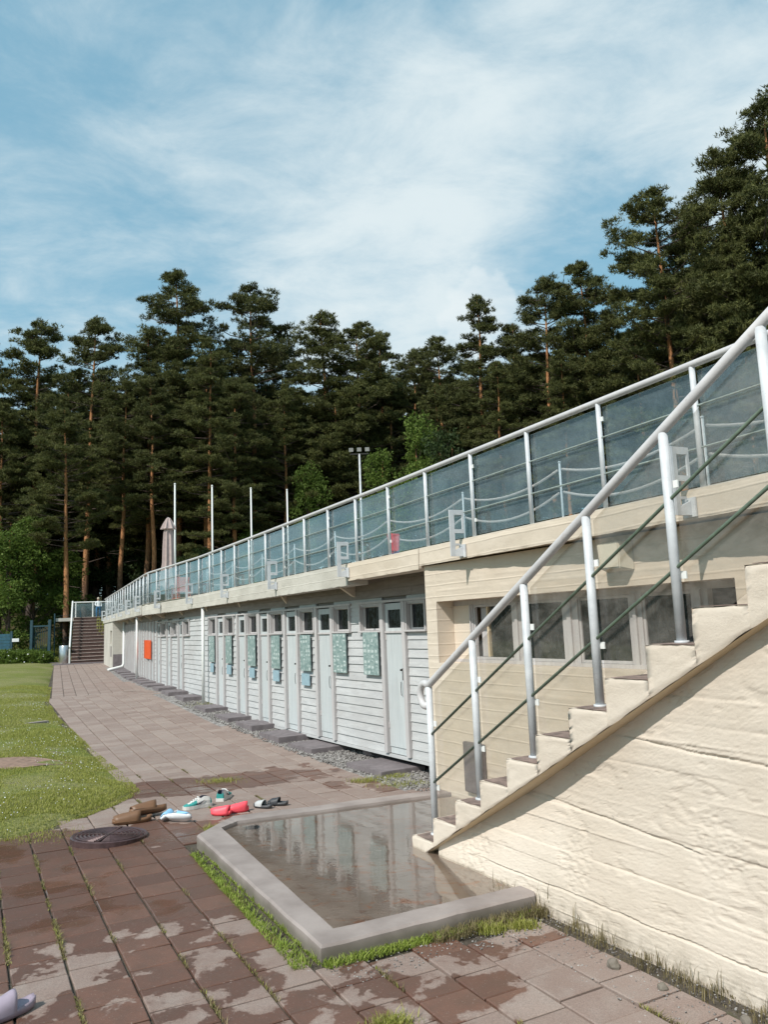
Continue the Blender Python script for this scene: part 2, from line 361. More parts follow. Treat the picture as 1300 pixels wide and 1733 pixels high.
def mk_wood(name, c1, c2, c3, amt=.5, ax=True):
    m = Mat(name, .75, spec=.25); p = m.pos((1, 1, 6) if ax else (6, 6, .6))
    at = m.n('ShaderNodeAttribute', attribute_name='rnd').outputs['Fac']
    a = m.noise(p, 3.2, 7, .65, .3); b = m.noise(m.pos((3, 3, 26) if ax else (30, 30, 1.5)), 3, 6, .7); big = m.noise(m.pos(), 1.2, 3)
    c = m.mix(m.rng(a, .35, .65), c1, c2); c = m.mix(m.rng(b, .56, .72, 0, amt), c, c3); c = m.mix(m.rng(big, .5, .75, 0, amt * .45), c, c3)
    oi = m.n('ShaderNodeObjectInfo').outputs['Random']; c = m.mix(m.math('MULTIPLY', oi, .28), c, tuple(v * .72 for v in c2)); pe_ = m.noise(m.pos((2, 2, 5)), 7, 7, .75); c = m.mix(m.rng(pe_, .64, .67, 0, amt * .9), c, c3)
    m.set('Base Color', c); m.bump(b, .35, .003); return m.m
M_siding = mk_wood('weathered_pale_paint', (.45, .45, .455), (.53, .53, .53), (.31, .265, .245), .6)
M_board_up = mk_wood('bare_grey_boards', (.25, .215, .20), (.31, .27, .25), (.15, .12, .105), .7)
M_trim = mk_wood('pinkish_white_trim_paint', (.46, .435, .435), (.54, .515, .51), (.33, .265, .25), .5, False)
M_door = mk_wood('pale_blue_door_paint', (.46, .49, .50), (.53, .555, .56), (.35, .32, .31), .5, False)
def mk_galv():
    m = Mat('painted_galvanised_steel', .55, metal=.05, spec=.4); p = m.pos(); a = m.noise(p, 9, 5); b = m.noise(m.pos((1, 1, 2.5)), 45, 4, .7)
    c = m.mix(m.rng(a, .3, .7), (.50, .51, .53), (.62, .625, .64)); c = m.mix(m.rng(b, .60, .70, 0, .55), c, (.33, .32, .32)); c = m.mix(m.rng(m.noise(m.pos((1, 1, .35)), 28, 6, .8), .66, .72, 0, .7), c, (.24, .15, .10)); m.set('Base Color', c); m.bump(b, .25, .002); return m.m
M_galv = mk_galv()
def mk_rail():
    m = Mat('handrail_grey_paint', .45, spec=.4); p = m.pos(); a = m.noise(p, 7, 6, .65); b = m.noise(p, 60, 5, .7)
    c = m.mix(m.rng(a, .35, .7), (.50, .48, .485), (.57, .55, .55)); c = m.mix(m.rng(a, .58, .72, 0, .6), c, (.40, .34, .33)); c = m.mix(m.rng(b, .63, .70, 0, .6), c, (.27, .22, .20))
    m.set('Base Color', c); m.set('Roughness', m.rng(b, .3, .7, .35, .65)); m.bump(b, .3, .002); return m.m
M_rail = mk_rail()
M_green = simple('green_painted_bar', (.10, .135, .095), .45, .25, 25, .1)
M_barlt = simple('pale_green_painted_bar', (.27, .31, .285), .45, .2, 25, .1)
def mk_glass(name, haze, col, tcol, gl=1.0, hs=6):
    m = Mat(name); nt = m.nt; out = nt.nodes['Material Output']
    tr = m.n('ShaderNodeBsdfTransparent', {'Color': (*tcol, 1)}); g = m.n('ShaderNodeBsdfGlossy', {'Roughness': .03, 'Color': (.9, .95, .97, 1)})
    df = m.n('ShaderNodeBsdfDiffuse', {'Color': (*col, 1)})
    fr = m.schlick(.04); nz = m.noise(m.pos((1, 1, 1.6)), hs, 6, .65, .5); st = m.noise(m.pos((14, 14, .8)), 2.5, 5, .7)
    hz = m.math('MULTIPLY', m.rng(nz, .3, .72, .25, 2.0, False), haze); hz = m.math('MULTIPLY', hz, m.rng(m.noise(m.pos((1, 1, 1)), 30, 6, .7), .3, .7, .8, 1.25)); hz = m.math('ADD', hz, m.rng(st, .66, .76, 0, haze * .5))
    m1 = m.n('ShaderNodeMixShader'); nt.links.new(hz, m1.inputs[0]); nt.links.new(tr.outputs[0], m1.inputs[1]); nt.links.new(df.outputs[0], m1.inputs[2])
    m2 = m.n('ShaderNodeMixShader'); nt.links.new(m.math('MINIMUM', m.math('MULTIPLY', fr, gl), 1.0), m2.inputs[0]); nt.links.new(m1.outputs[0], m2.inputs[1]); nt.links.new(g.outputs[0], m2.inputs[2])
    nt.links.new(m2.outputs[0], out.inputs[0]); return m.m
M_plexi = mk_glass('dusty_blue_acrylic', .10, (.34, .42, .45), (.84, .89, .90), 1.3, 1.3)
M_plexi2 = mk_glass('scratched_clear_acrylic', .06, (.52, .48, .44), (.91, .90, .88), .7)
def mk_pane():
    m = Mat('dirty_window_pane', .12, (.02, .025, .028), spec=.5); p = m.pos(); a = m.noise(m.pos((1, 1, .5), 0, (3, 3, 3)), 9, 8, .75, 2.5)
    m.set('Base Color', m.mix(m.rng(a, .56, .85, 0, .5), (.010, .013, .016), (.12, .13, .14))); m.set('Roughness', m.rng(a, .4, .7, .06, .5)); return m.m
M_pane = mk_pane()
M_dark = simple('unlit_interior', (.012, .010, .009), .9, .2, 5)
M_iron = simple('black_iron', (.03, .028, .026), .6, .3, 30, .5)
M_slab = simple('purple_grey_flagstone', (.17, .145, .15), .8, .22, 9, 0, .4)
M_step = mk_wood('brown_tarred_step', (.075, .045, .038), (.11, .068, .056), (.045, .03, .028), .6)
M_stepedge = simple('worn_step_nosing', (.33, .26, .23), .8, .3, 14, 0, .3)
M_tread = simple('brown_stained_tread', (.20, .145, .125), .85, .45, 16, 0, .5)
M_red = simple('signal_red_enamel', (.78, .09, .012), .4, .06, 4)
M_white = simple('white_paint', (.74, .74, .72), .5, .06, 8)
M_rope = simple('natural_rope', (.44, .37, .34), .9, .25, 60, 0, .5)
M_parasol = simple('faded_pink_canvas', (.42, .33, .31), .9, .12, 9, 0, .3)
M_steel = simple('brushed_steel', (.55, .55, .56), .28, .1, 30, .9)
M_blue = simple('dark_teal_steel', (.03, .07, .09), .5, .2, 10, .2)
M_bluep = simple('blue_panel', (.025, .09, .13), .5, .2, 6)
def mk_bark():
    m = Mat('pine_bark', .9, spec=.1); z = m.n('ShaderNodeSeparateXYZ', {'Vector': m.n('ShaderNodeTexCoord').outputs['Object']}).outputs[2]
    v = m.noise(m.pos((5, 5, 1.2), obj=True), 2.5, 6, .7); b = m.noise(m.pos((9, 9, 3), obj=True), 4, 5, .7)
    lo = m.mix(m.rng(v, .35, .65), (.055, .040, .032), (.13, .10, .085)); hi = m.mix(m.rng(v, .35, .65), (.30, .13, .055), (.50, .25, .12))
    t = m.rng(m.math('ADD', z, m.math('MULTIPLY', v, 3)), 3.0, 7.5, 0, 1); m.set('Base Color', m.mix(t, lo, hi)); m.bump(b, .8, .04); return m.m
M_bark = mk_bark()
M_twig = simple('bare_branch', (.10, .07, .055), .9, .3, 3)
def mk_leaf(name, a, b, c, tr=.0):
    m = Mat(name, .65, spec=.25); at = m.n('ShaderNodeAttribute', attribute_name='rnd').outputs['Fac']; oi = m.n('ShaderNodeObjectInfo').outputs['Random']
    col = m.ramp(at, [(0, a), (.55, b), (1, c)]); col = m.mix(m.math('MULTIPLY', oi, .35), col, a); m.set('Base Color', col)
    if tr:
        out = m.nt.nodes['Material Output']; t = m.n('ShaderNodeBsdfTranslucent', {'Color': col}); mx = m.n('ShaderNodeMixShader', {0: tr}); m.nt.links.new(m.b.outputs[0], mx.inputs[1]); m.nt.links.new(t.outputs[0], mx.inputs[2]); m.nt.links.new(mx.outputs[0], out.inputs[0])
    return m.m
M_needle = mk_leaf('pine_needles', (.052, .058, .020), (.105, .112, .034), (.20, .20, .06), .25)
M_leaf = mk_leaf('birch_leaves', (.07, .11, .02), (.13, .19, .035), (.21, .28, .06), .4)
M_leafd = mk_leaf('dark_shrub_leaves', (.02, .035, .012), (.045, .07, .02), (.08, .11, .03), .3)
M_blade = mk_leaf('lawn_grass_blades', (.23, .25, .045), (.38, .385, .09), (.52, .48, .20), .4)
M_lime = mk_leaf('lush_lime_grass', (.16, .22, .03), (.32, .40, .07), (.50, .55, .16), .4)
M_dry = mk_leaf('dry_grass_stems', (.12, .10, .045), (.22, .18, .085), (.36, .29, .16), .3)
def poster_mat(name, seed, dense=True):
    m = Mat(name, .35, spec=.5); p = m.pos((1, 1, 1), obj=True, loc=(seed, 0, seed))
    tx = m.n('ShaderNodeTexCoord').outputs['UV']; q = m.n('ShaderNodeMapping', {'Vector': tx, 'Scale': (4, 8, 1), 'Location': (0, 0, 0)}).outputs[0]
    w1 = m.n('ShaderNodeTexWhiteNoise', {'Vector': m.n('ShaderNodeVectorMath', {0: m.n('ShaderNodeVectorMath', {0: q, 1: (seed, seed * .7, 0)}, operation='ADD').outputs[0]}, operation='FLOOR').outputs[0]}, noise_dimensions='3D').outputs['Value']
    fr = m.n('ShaderNodeVectorMath', {0: q}, operation='FRACTION').outputs[0]; s = m.n('ShaderNodeSeparateXYZ', {'Vector': fr})
    inx = m.math('MULTIPLY', m.math('GREATER_THAN', s.outputs[0], .18), m.math('LESS_THAN', s.outputs[0], .84)); iny = m.math('MULTIPLY', m.math('GREATER_THAN', s.outputs[1], .2), m.math('LESS_THAN', s.outputs[1], .78))
    box = m.math('MULTIPLY', m.math('MULTIPLY', inx, iny), m.math('GREATER_THAN', w1, .45 if dense else .72))
    nz = m.noise(m.n('ShaderNodeMapping', {'Vector': tx, 'Scale': (10, 20, 1), 'Location': (seed, 0, 0)}).outputs[0], 2, 3)
    base = m.mix(m.rng(m.noise(m.n('ShaderNodeMapping', {'Vector': tx, 'Scale': (3, 6, 1), 'Location': (seed, 3, 0)}).outputs[0], 1.5, 4), .4, .6), (.19, .27, .265), (.29, .37, .36))
    c = m.mix(m.math('MULTIPLY', box, m.rng(nz, .45, .55, .25, 1)), base, (.58, .64, .63)); m.set('Base Color', c); return m.m

# ------------------------------------------------------------------ ground sheet
def grid_sheet(name, xs, ys, fz, mat, **tags):
    V = [(x, y, fz(x, y)) for y in ys for x in xs]; nx = len(xs)
    F = [(j * nx + i, j * nx + i + 1, (j + 1) * nx + i + 1, (j + 1) * nx + i) for j in range(len(ys) - 1) for i in range(nx - 1)]
    me = npmesh(name, V, F, mat, 4, True); return link(name, me, None, **tags)
def axis(a, b, fine0, fine1, st, far):
    out = list(np.arange(fine0, fine1 + .001, st)); v = fine1; d = st
    while v < b: d *= 1.35; v += d; out.append(min(v, b))
    v = fine0; d = st
    while v > a: d *= 1.35; v -= d; out.insert(0, max(v, a))
    return out
grid_sheet('ground', axis(-900, 900, -30, 40, 1.0, 0), axis(-300, 1500, -4, 62, 1.0, 0), T, M_ground, kind='structure')

# path outline --------------------------------------------------------------
LEFT = [(-4.6, -2), (-4.2, 3.0), (-3.75, 5.2), (-3.40, 6.85), (-3.16, 7.25), (-3.0, 7.65), (-2.87, 8.1), (-2.80, 8.70), (-3.38, 9.86), (-4.43, 11.63), (-5.71, 13.9), (-6.35, 14.97), (-7.49, 17.2), (-9.2, 21.3), (-15.4, 36.2)]
def lerp_poly(poly, y, k=1, v=0):
    for a, b in zip(poly[:-1], poly[1:]):
        if a[1] <= y <= b[1]: t = (y - a[1]) / (b[1] - a[1]); return a[0] + (b[0] - a[0]) * t
    return poly[0][0] if y < poly[0][1] else poly[-1][0]
def left_x(y): return lerp_poly(LEFT, y)
VA = R(-61.9); V1 = Vector((math.cos(VA), math.sin(VA))); U1 = Vector((-V1.y, V1.x))   # rows run towards the camera, columns to the right
PA, PB = .268, .249
def lawn_z(x, y): return G(x, y) + .012 + .02 * math.sin(x * 1.3) * math.cos(y * .9) + min(.10, max(0, (left_x(y) - x) * .12))
ys = list(np.arange(-2, 20, .25)) + list(np.arange(20, 37, .5))
V = []; F = []; nx = 26
for j, y in enumerate(ys):
    lx = left_x(y) - .03
    for i in range(nx): x = lx - (i / (nx - 1)) ** 1.7 * 26; V.append((x, y, lawn_z(x, y) if i else G(x, y) - .01))
for j in range(len(ys) - 1):
    for i in range(nx - 1): a = j * nx + i; F.append((a + 1, a, a + nx, a + nx + 1))
lawn = link('lawn', npmesh('lawn', V, F, M_lawn, 4, True), None, kind='structure')
# bedding under the pavers
V = []; F = []; nx = 14
for y in ys:
    lx = left_x(y) - .25
    rx = {True: 4.0}.get(y < 7, None)
    if rx is None:
        rx = 4.0
        for k in range(0, 700):
            q = FP(-2 + k * .05, .1)
            if q.y >= y: rx = q.x; break
        rx = rx if y > 9.2 else 1.5
    for i in range(nx): x = lx + (rx - lx) * i / (nx - 1); V.append((x, y, G(x, y) - .012))
for j in range(len(ys) - 1):
    for i in range(nx - 1): a = j * nx + i; F.append((a, a + 1, a + nx + 1, a + nx))
path = link('path', npmesh('path', V, F, M_soil, 4, True), None, kind='structure')

# pavers --------------------------------------------------------------------
BA = .475; B0 = Vector((-.404, 4.228)); BD1 = Vector((math.cos(BA), math.sin(BA))); BD2 = Vector((-math.sin(BA), math.cos(BA)))
BP = [Vector(q) for q in ((-.409, 4.215), (.80, 4.855), (.75, 7.965), (-1.43, 7.09), (-1.60, 6.50))]   # outer outline of the foot basin
def in_poly(x, y, P):
    c = False; n = len(P)
    for i in range(n):
        a, b = P[i], P[(i + 1) % n]
        if (a[1] > y) != (b[1] > y) and x < (b[0] - a[0]) * (y - a[1]) / (b[1] - a[1]) + a[0]: c = not c
    return c
def stair_d(x, y): return Vector((x, y)).dot(CN.xy)
def facade_out(x, y):  # approx distance in front of the wooden facade
    best = None
    for k in range(0, 36):
        q = FP(-1 + k)
        d = (q - Vector((x, y))).length
        if best is None or d < best[0]: best = (d, -1 + k)
    s = best[1]; a = FP(s - .5); b = FP(s + .5); t = (b - a).normalized(); n = Vector((-t.y, t.x)); return (Vector((x, y)) - FP(s)).dot(n)
pav_near = []
def try_paver(c, u, v, rot):
    x, y = c
    if y < 1.0 or y > 36.0: return
    if x < left_x(y) - .02: return
    for qx, qy in ((x, y), (x + u.x * .1, y + u.y * .1), (x - u.x * .1, y - u.y * .1), (x + v.x * .11, y + v.y * .11), (x - v.x * .11, y - v.y * .11)):
        if in_poly(qx, qy, BP): return
    if y < 8.3:
        if stair_d(x, y) > 3.02 and (y < 6.2 or x > .36): return
        if math.hypot(x + 2.42, y - 6.84) < .16: return
    if y >= 8.3:
        if y < 8.9 and x > .62 - .75 * (y - 8.3): return
        if facade_out(x, y) < .52: return
    pav_near.append((x, y, rot))
KINK = 19.65
g0 = Vector((-1.299, 3.491))
coff = {}
for i in range(-40, 30):
    o = rng.random() * PB
    if i == 1: o = -2.183
    if i == 2: o = -1.791
    if i == 5: o = .135
    if i == 6: o = .02
    coff[i] = o
for i in range(-40, 30):
    for j in range(-140, 40):
        c = g0 + U1 * PA * (i + .5) + V1 * (PB * (j + .5) + coff[i] % PB)
        if -c.dot(V1) > KINK: continue
        try_paver(c, U1, V1, math.atan2(U1.y, U1.x))
V2a = R(-67.0); V2 = Vector((math.cos(V2a), math.sin(V2a))); U2 = Vector((-V2.y, V2.x)); k0 = Vector((-7.6, 18.4))
for i in range(-25, 25):
    oo = rng.random() * PB
    for j in range(-100, 12):
        c = k0 + U2 * PA * (i + .5) + V2 * (PB * j + oo)
        if -c.dot(V1) <= KINK: continue
        try_paver(c, U2, V2, math.atan2(U2.y, U2.x))
def paver_mb(jit, rr):
    hx = PA / 2 - .0065; hy = PB / 2 - .004; ch = .005; m = MB()
    b = [Vector((sx * (hx + rr.uniform(-jit, jit)), sy * (hy + rr.uniform(-jit, jit)), 0)) for sx, sy in ((-1, -1), (1, -1), (1, 1), (-1, 1))]
    lo = [Vector((p.x, p.y, -.03)) for p in b]; mid = [Vector((p.x, p.y, -.004)) for p in b]; top = [Vector((p.x * (1 - ch / hx), p.y * (1 - ch / hy), .0)) for p in b]
    m.add(lo + mid + top, [(0, 1, 5, 4), (1, 2, 6, 5), (2, 3, 7, 6), (3, 0, 4, 7), (4, 5, 9, 8), (5, 6, 10, 9), (6, 7, 11, 10), (7, 4, 8, 11), (8, 9, 10, 11)])
    return m
pmeshes = []
for k in range(24):
    mb = paver_mb(.0025, rng); me = mb.mesh('paver', M_paver); at = me.attributes.new('rnd', 'FLOAT', 'FACE'); at.data.foreach_set('value', [rng.random()] * len(me.polygons)); pmeshes.append(me)
pav_near.sort(key=lambda q: q[0] ** 2 + q[1] ** 2)
def in_view(x, y): return y > 2.2 and abs(x) < y * .52 + .3
vis = [q for q in pav_near if in_view(q[0], q[1])]; rest = [q for q in pav_near if not in_view(q[0], q[1])]
def pz(x, y): return G(x, y) + rng.uniform(-.0025, .0025) + .004
for (x, y, rz) in vis[:295]:
    o = bpy.data.objects.new('paver', rng.choice(pmeshes)); COL.objects.link(o); o.parent = path
    o.location = (x, y, pz(x, y)); o.rotation_euler = (rng.uniform(-.008, .008), rng.uniform(-.008, .008), rz + rng.uniform(-.008, .008))
mb = MB(); rv = []
for (x, y, rz) in vis[295:] + rest:
    me = paver_mb(.002, rng); c, s = math.cos(rz), math.sin(rz); z = pz(x, y); tx, ty = rng.uniform(-.008, .008), rng.uniform(-.008, .008)
    sl = (G(x, y + .2) - G(x, y - .2)) / .4
    mb.add([(x + p[0] * c - p[1] * s, y + p[0] * s + p[1] * c, z + p[2] + p[0] * tx + p[1] * ty + (p[0] * s + p[1] * c) * sl) for p in me.v], me.f); rv += [rng.random()] * len(me.f)
me = mb.mesh('paver', M_paver); at = me.attributes.new('rnd', 'FLOAT', 'FACE'); at.data.foreach_set('value', rv)
link('paver', me, path, kind='stuff')

# ------------------------------------------------------------------ foot basin
zr = .092; zf = .060
basin = thing('foot_basin', 'shallow concrete foot-washing basin filled with a film of water at the stair foot', 'basin', (0, 0, 0))
inner = [Vector(q) for q in ((-.361, 4.45), (.82, 5.05), (.74, 7.75), (-1.35, 6.88), (-1.44, 6.70))]
nP = len(BP); mb = MB()
def sub(poly, n=10):
    o = []
    for i in range(len(poly)):
        a, b = poly[i], poly[(i + 1) % len(poly)]
        o += [a.lerp(b, k / n) for k in range(n)]
    return o
O = sub(BP); I = sub(inner); n = len(O)
wob = [rng.uniform(-.004, .004) for _ in range(n)]
ov = [Vector((p.x, p.y, -.06)) for p in O] + [Vector((p.x, p.y, zr - .012 + wob[i])) for i, p in enumerate(O)] + [Vector((p.x + (I[i].x - p.x) * .08, p.y + (I[i].y - p.y) * .08, zr + wob[i])) for i, p in enumerate(O)] + [Vector((p.x + (O[i].x - p.x) * .03, p.y + (O[i].y - p.y) * .03, zr + wob[i] * .5)) for i, p in enumerate(I)] + [Vector((p.x, p.y, zf - .02)) for p in I]
fs = []
for k in range(4):
    for i in range(n): j = (i + 1) % n; fs.append((k * n + i, k * n + j, (k + 1) * n + j, (k + 1) * n + i))
mb.add(ov, fs); mb.build('rim', M_rim, basin)
MB().add([Vector((p.x, p.y, zf)) for p in inner], [tuple(range(5))]).build('floor', M_bfloor, basin)
c = inner[3] * .0; dr = MB(); dc = Vector((-1.277, 6.90, 0))
dc = Vector((-1.20, 6.78, 0))
dr.lathe((dc.x, dc.y, zf + .001), [(.062, 0), (.062, .004), (.05, .005), (.05, .002), (.001, .002)], 20)
for k in range(8):
    a = k * math.pi / 4; dr.box((dc.x + .03 * math.cos(a), dc.y + .03 * math.sin(a), zf + .004), (math.cos(a), math.sin(a), 0), (-math.sin(a), math.cos(a), 0), UP, .018, .004, .002)
dr.build('drain', M_iron, basin)
MB().add([Vector((p.x, p.y, zf + .012)) for p in inner], [tuple(range(5))]).build('water', M_water, basin)

# ------------------------------------------------------------------ near staircase
RUN, RISE, Z0 = .30, .1747, .144; NS = 13
stairs = thing('concrete_staircase', 'cream painted concrete staircase rising beside the kiosk wall to the terrace', 'staircase', (0, 0, 0))
dn, df_ = 3.02, 4.17
def low(t): return -.03 + .012 + (t - .04) * .552
tE = NS * RUN
def flight_mesh():
    V = []; F = []; MI = []; cols = []; rr = random.Random(3)
    for n in range(NS):
        dx = rr.uniform(-.004, .004)
        for k in range(9): cols.append((n * RUN + (dx if k == 0 else -.001 if k == 8 else 0) + RUN * k / 8 + (.0005 if k == 0 else 0), Z0 + n * RISE))
    nj = 14
    def rel(t, z): return .006 * mn.noise(Vector((t * 6, z * 9, 2))) + .003 * mn.noise(Vector((t * 24, z * 26, 5))) + (.007 * mn.noise(Vector((t * 34, z * 34, 1))) if mn.noise(Vector((t * 2.6, z * 3, 7))) > .25 else 0)
    for ci, (t, zt) in enumerate(cols):
        zt2 = zt + .004 * mn.noise(Vector((t * 17, 0, 3))) - (.006 if ci % 9 == 0 else 0)
        lo = low(t) + .009 * mn.noise(Vector((t * 9, 4, 3)))
        for j in range(nj):
            z = lo + (zt2 - lo) * j / (nj - 1); d = rel(t, z) - (.006 if j in (0, nj - 1) else 0); V.append(CP(t, dn - d, z))
    for i in range(len(cols) - 1):
        for j in range(nj - 1):
            a = i * nj + j; F.append((a, a + nj, a + nj + 1, a + 1)); MI.append(0)
    # riser return strips between neighbouring steps on the near face are closed by the treads and risers below
    def q(*p, mi=0):
        k = len(V); V.extend(p); F.append(tuple(range(k, k + len(p)))); MI.append(mi)
    for n in range(NS):
        t = n * RUN; z = Z0 + n * RISE; t1 = t + RUN
        q(CP(t, dn + .004, z), CP(t, df_, z), CP(t1, df_, z), CP(t1, dn + .004, z))
        zl = z - RISE if n else 0.0
        q(CP(t, dn + .002, zl), CP(t, df_, zl), CP(t, df_, z), CP(t, dn + .002, z))
        q(CP(t, dn + .004, low(t) - .004), CP(t1, dn + .004, low(t1) - .004), CP(t1, df_, low(t1) - .004), CP(t, df_, low(t) - .004), mi=1)
    me = npmesh('flight', V, F, M_creamr, 4, False); me.materials.append(M_soffit); me.polygons.foreach_set('material_index', MI); return me
link('flight', flight_mesh(), stairs)
for n in range(NS):
    t0 = n * RUN + .03; t1 = (n + 1) * RUN - .006; z = Z0 + n * RISE; ri = random.Random(n); m_ = MB()
    k = 6; top = []; 
    edge = [CP(t0 + (t1 - t0) * i / k, dn + .012 + ri.uniform(0, .012), z + .004) for i in range(k + 1)]
    poly3 = edge + [CP(t1, df_ - .005, z + .004), CP(t0, df_ - .005, z + .004)]
    m_.prism(poly3, (0, 0, .003)); m_.build('tread', M_tread, stairs)
# wall below the flight: relief mesh with shuttering-board ledges and broken plaster
def wall_relief():
    nt_, nz_ = 380, 420; t = np.linspace(.30, 4.6, nt_); 
    V = []; F = []
    lines = []; z = -.06; rr = random.Random(11)
    while z < 2.4: z += rr.uniform(.085, .14); lines.append((z, rr.uniform(-.02, .02), rr.uniform(.3, 1), rr.uniform(0, 50)))
    for i in range(nt_):
        ti = t[i]; ztop = low(ti) + .05
        for j in range(nz_):
            zj = -.1 + (ztop + .1) * j / (nz_ - 1); d = 0.
            board = 0
            for li, (lz, sl, am, ph) in enumerate(lines):
                lzz = lz + sl * (ti - 2) * .5
                if zj > lzz: board = li
                e = zj - lzz
                if abs(e) < .03:
                    a = am * max(0, mn.noise(Vector((ti * 1.1 + ph, ph, 0))) * 1.6 + .45)
                    d += a * .008 * (math.exp(-max(0, e) / .007) if e > 0 else math.exp(-(e / .004) ** 2)) * (1 if ph > 22 else -1)
            d += .005 * mn.noise(Vector((board * 3.1 + .5, ti * .5, 0)))
            g1 = mn.noise(Vector((ti * 3, zj * 16, 1))); d += .0015 * g1 + .0012 * mn.noise(Vector((ti * 14, zj * 60, 4))) + .0016 * mn.noise(Vector((ti * 60, zj * 90, 4)))
            fk_ = mn.noise(Vector((ti * 3.4, zj * 6.5, 21))) + .45 * mn.noise(Vector((ti * 13, zj * 26, 22))); d -= .0028 * (1 if fk_ > .28 else 0) + .002 * (1 if fk_ > .42 else 0)
            for (cz, csl, c0, c1) in ((.60, -.05, 1.1, 2.6), (1.06, -.04, 2.0, 3.4), (.16, .0, .7, 3.6)):
                if c0 < ti < c1:
                    e = zj - (cz + csl * (ti - 2) + .008 * mn.noise(Vector((ti * 5, cz * 9, 0))));
                    if abs(e) < .0055 * min(1, (ti - c0) * 3, (c1 - ti) * 3) + .0005: d -= .008 + .006 * mn.noise(Vector((ti * 6, cz * 7, 5)))
            pk = mn.noise(Vector((ti * 2.1, zj * 2.6, 9))); 
            if pk > .30: d += min(1, (pk - .30) / .1) * (.006 * mn.noise(Vector((ti * 30, zj * 44, 2))) + .003 * mn.noise(Vector((ti * 60, zj * 80, 2))) - .003)
            dt = max(3.10, 3.24 - .05 * ti); bt = (dt - 3.05 - .012 * ti) * ss(1 - max(zj, 0) / .75); V.append(CP(ti, dt - bt - d, zj))
    for i in range(nt_ - 1):
        for j in range(nz_ - 1): a = i * nz_ + j; F.append((a, a + nz_, a + nz_ + 1, a + 1))
    return npmesh('side_wall', V, F, M_creamr, 4, True)
link('side_wall', wall_relief(), stairs)
MB().hexa([CP(.34, 3.27, -.1), CP(4.6, 3.27, -.1), CP(4.6, 4.10, -.1), CP(.34, 4.10, -.1), CP(.34, 3.27, -.02), CP(4.6, 3.27, low(4.6)), CP(4.6, 4.10, low(4.6)), CP(.34, 4.10, -.02)]).build('core', M_cream, stairs)
# stair railing
rail = thing('stair_railing', 'grey tube railing with green bars and clear panels along the near staircase', 'railing', CP(0, 3.16, Z0))
rail.location = (0, 0, 0)
PH = 1.084; RD = 3.155; PO = .112; SLP = RISE / RUN
def hz(t): return Z0 + PH + (t - PO) * SLP
for k in range(7):
    t = PO + 2 * RUN * k; z = Z0 + 2 * RISE * k; m_ = MB(); a_ = CP(t, RD, z - .01); b_ = CP(t, RD, z + PH - .015)
    m_.tube([a_, b_], .025, 14); pst = m_.build('post', M_galv, rail, True)
    fl = MB().tube([CP(t, RD, z + .002), CP(t, RD, z + .018)], .036, 12).build('flange', M_galv, pst, True)
    for zz_ in (.34, .80): MB().box(CP(t + .035, RD + .02, z + zz_), CU, CN, UP, .016, .004, .019).build('clip', M_white, pst)
tt = [PO + 6.2 * RUN * 2, PO]; hp = [CP(4.4, RD, hz(4.4)), CP(PO, RD, hz(PO) + .004)]
loop = []
cx_, cz_ = PO - .055, hz(PO) - .075
for a in np.linspace(60, 270, 14):
    loop.append(CP(cx_ + .075 * math.cos(R(a)) - .0, RD, cz_ + .085 * math.sin(R(a))))
loop += [CP(PO - .02, RD, cz_ - .075)]
MB().tube([CP(4.4, RD, hz(4.4)), CP(2, RD, hz(2)), CP(PO + .02, RD, hz(PO + .02))] + loop, .027, 16).build('handrail', M_rail, rail, True)
for fr_ in (.34, .66):
    MB().tube([CP(PO, RD - .004, Z0 + PH * fr_), CP(4.4, RD - .004, Z0 + PH * fr_ + (4.4 - PO) * SLP)], .0095, 10).build('bar', M_green, rail, True)
for k in range(7):
    t0 = PO + 2 * RUN * k + .02; t1 = t0 + 2 * RUN - .02 if k < 6 else 4.35
    def qz(t, h): return Z0 + h + (t - PO) * SLP
    P4 = [CP(t0, RD + .035, qz(t0, .02)), CP(t1, RD + .035, qz(t1, .02)), CP(t1, RD + .035, qz(t1, PH - .05)), CP(t0, RD + .035, qz(t0, PH - .05))]
    MB().prism(P4, CN * .005).build('panel', M_plexi2, rail)

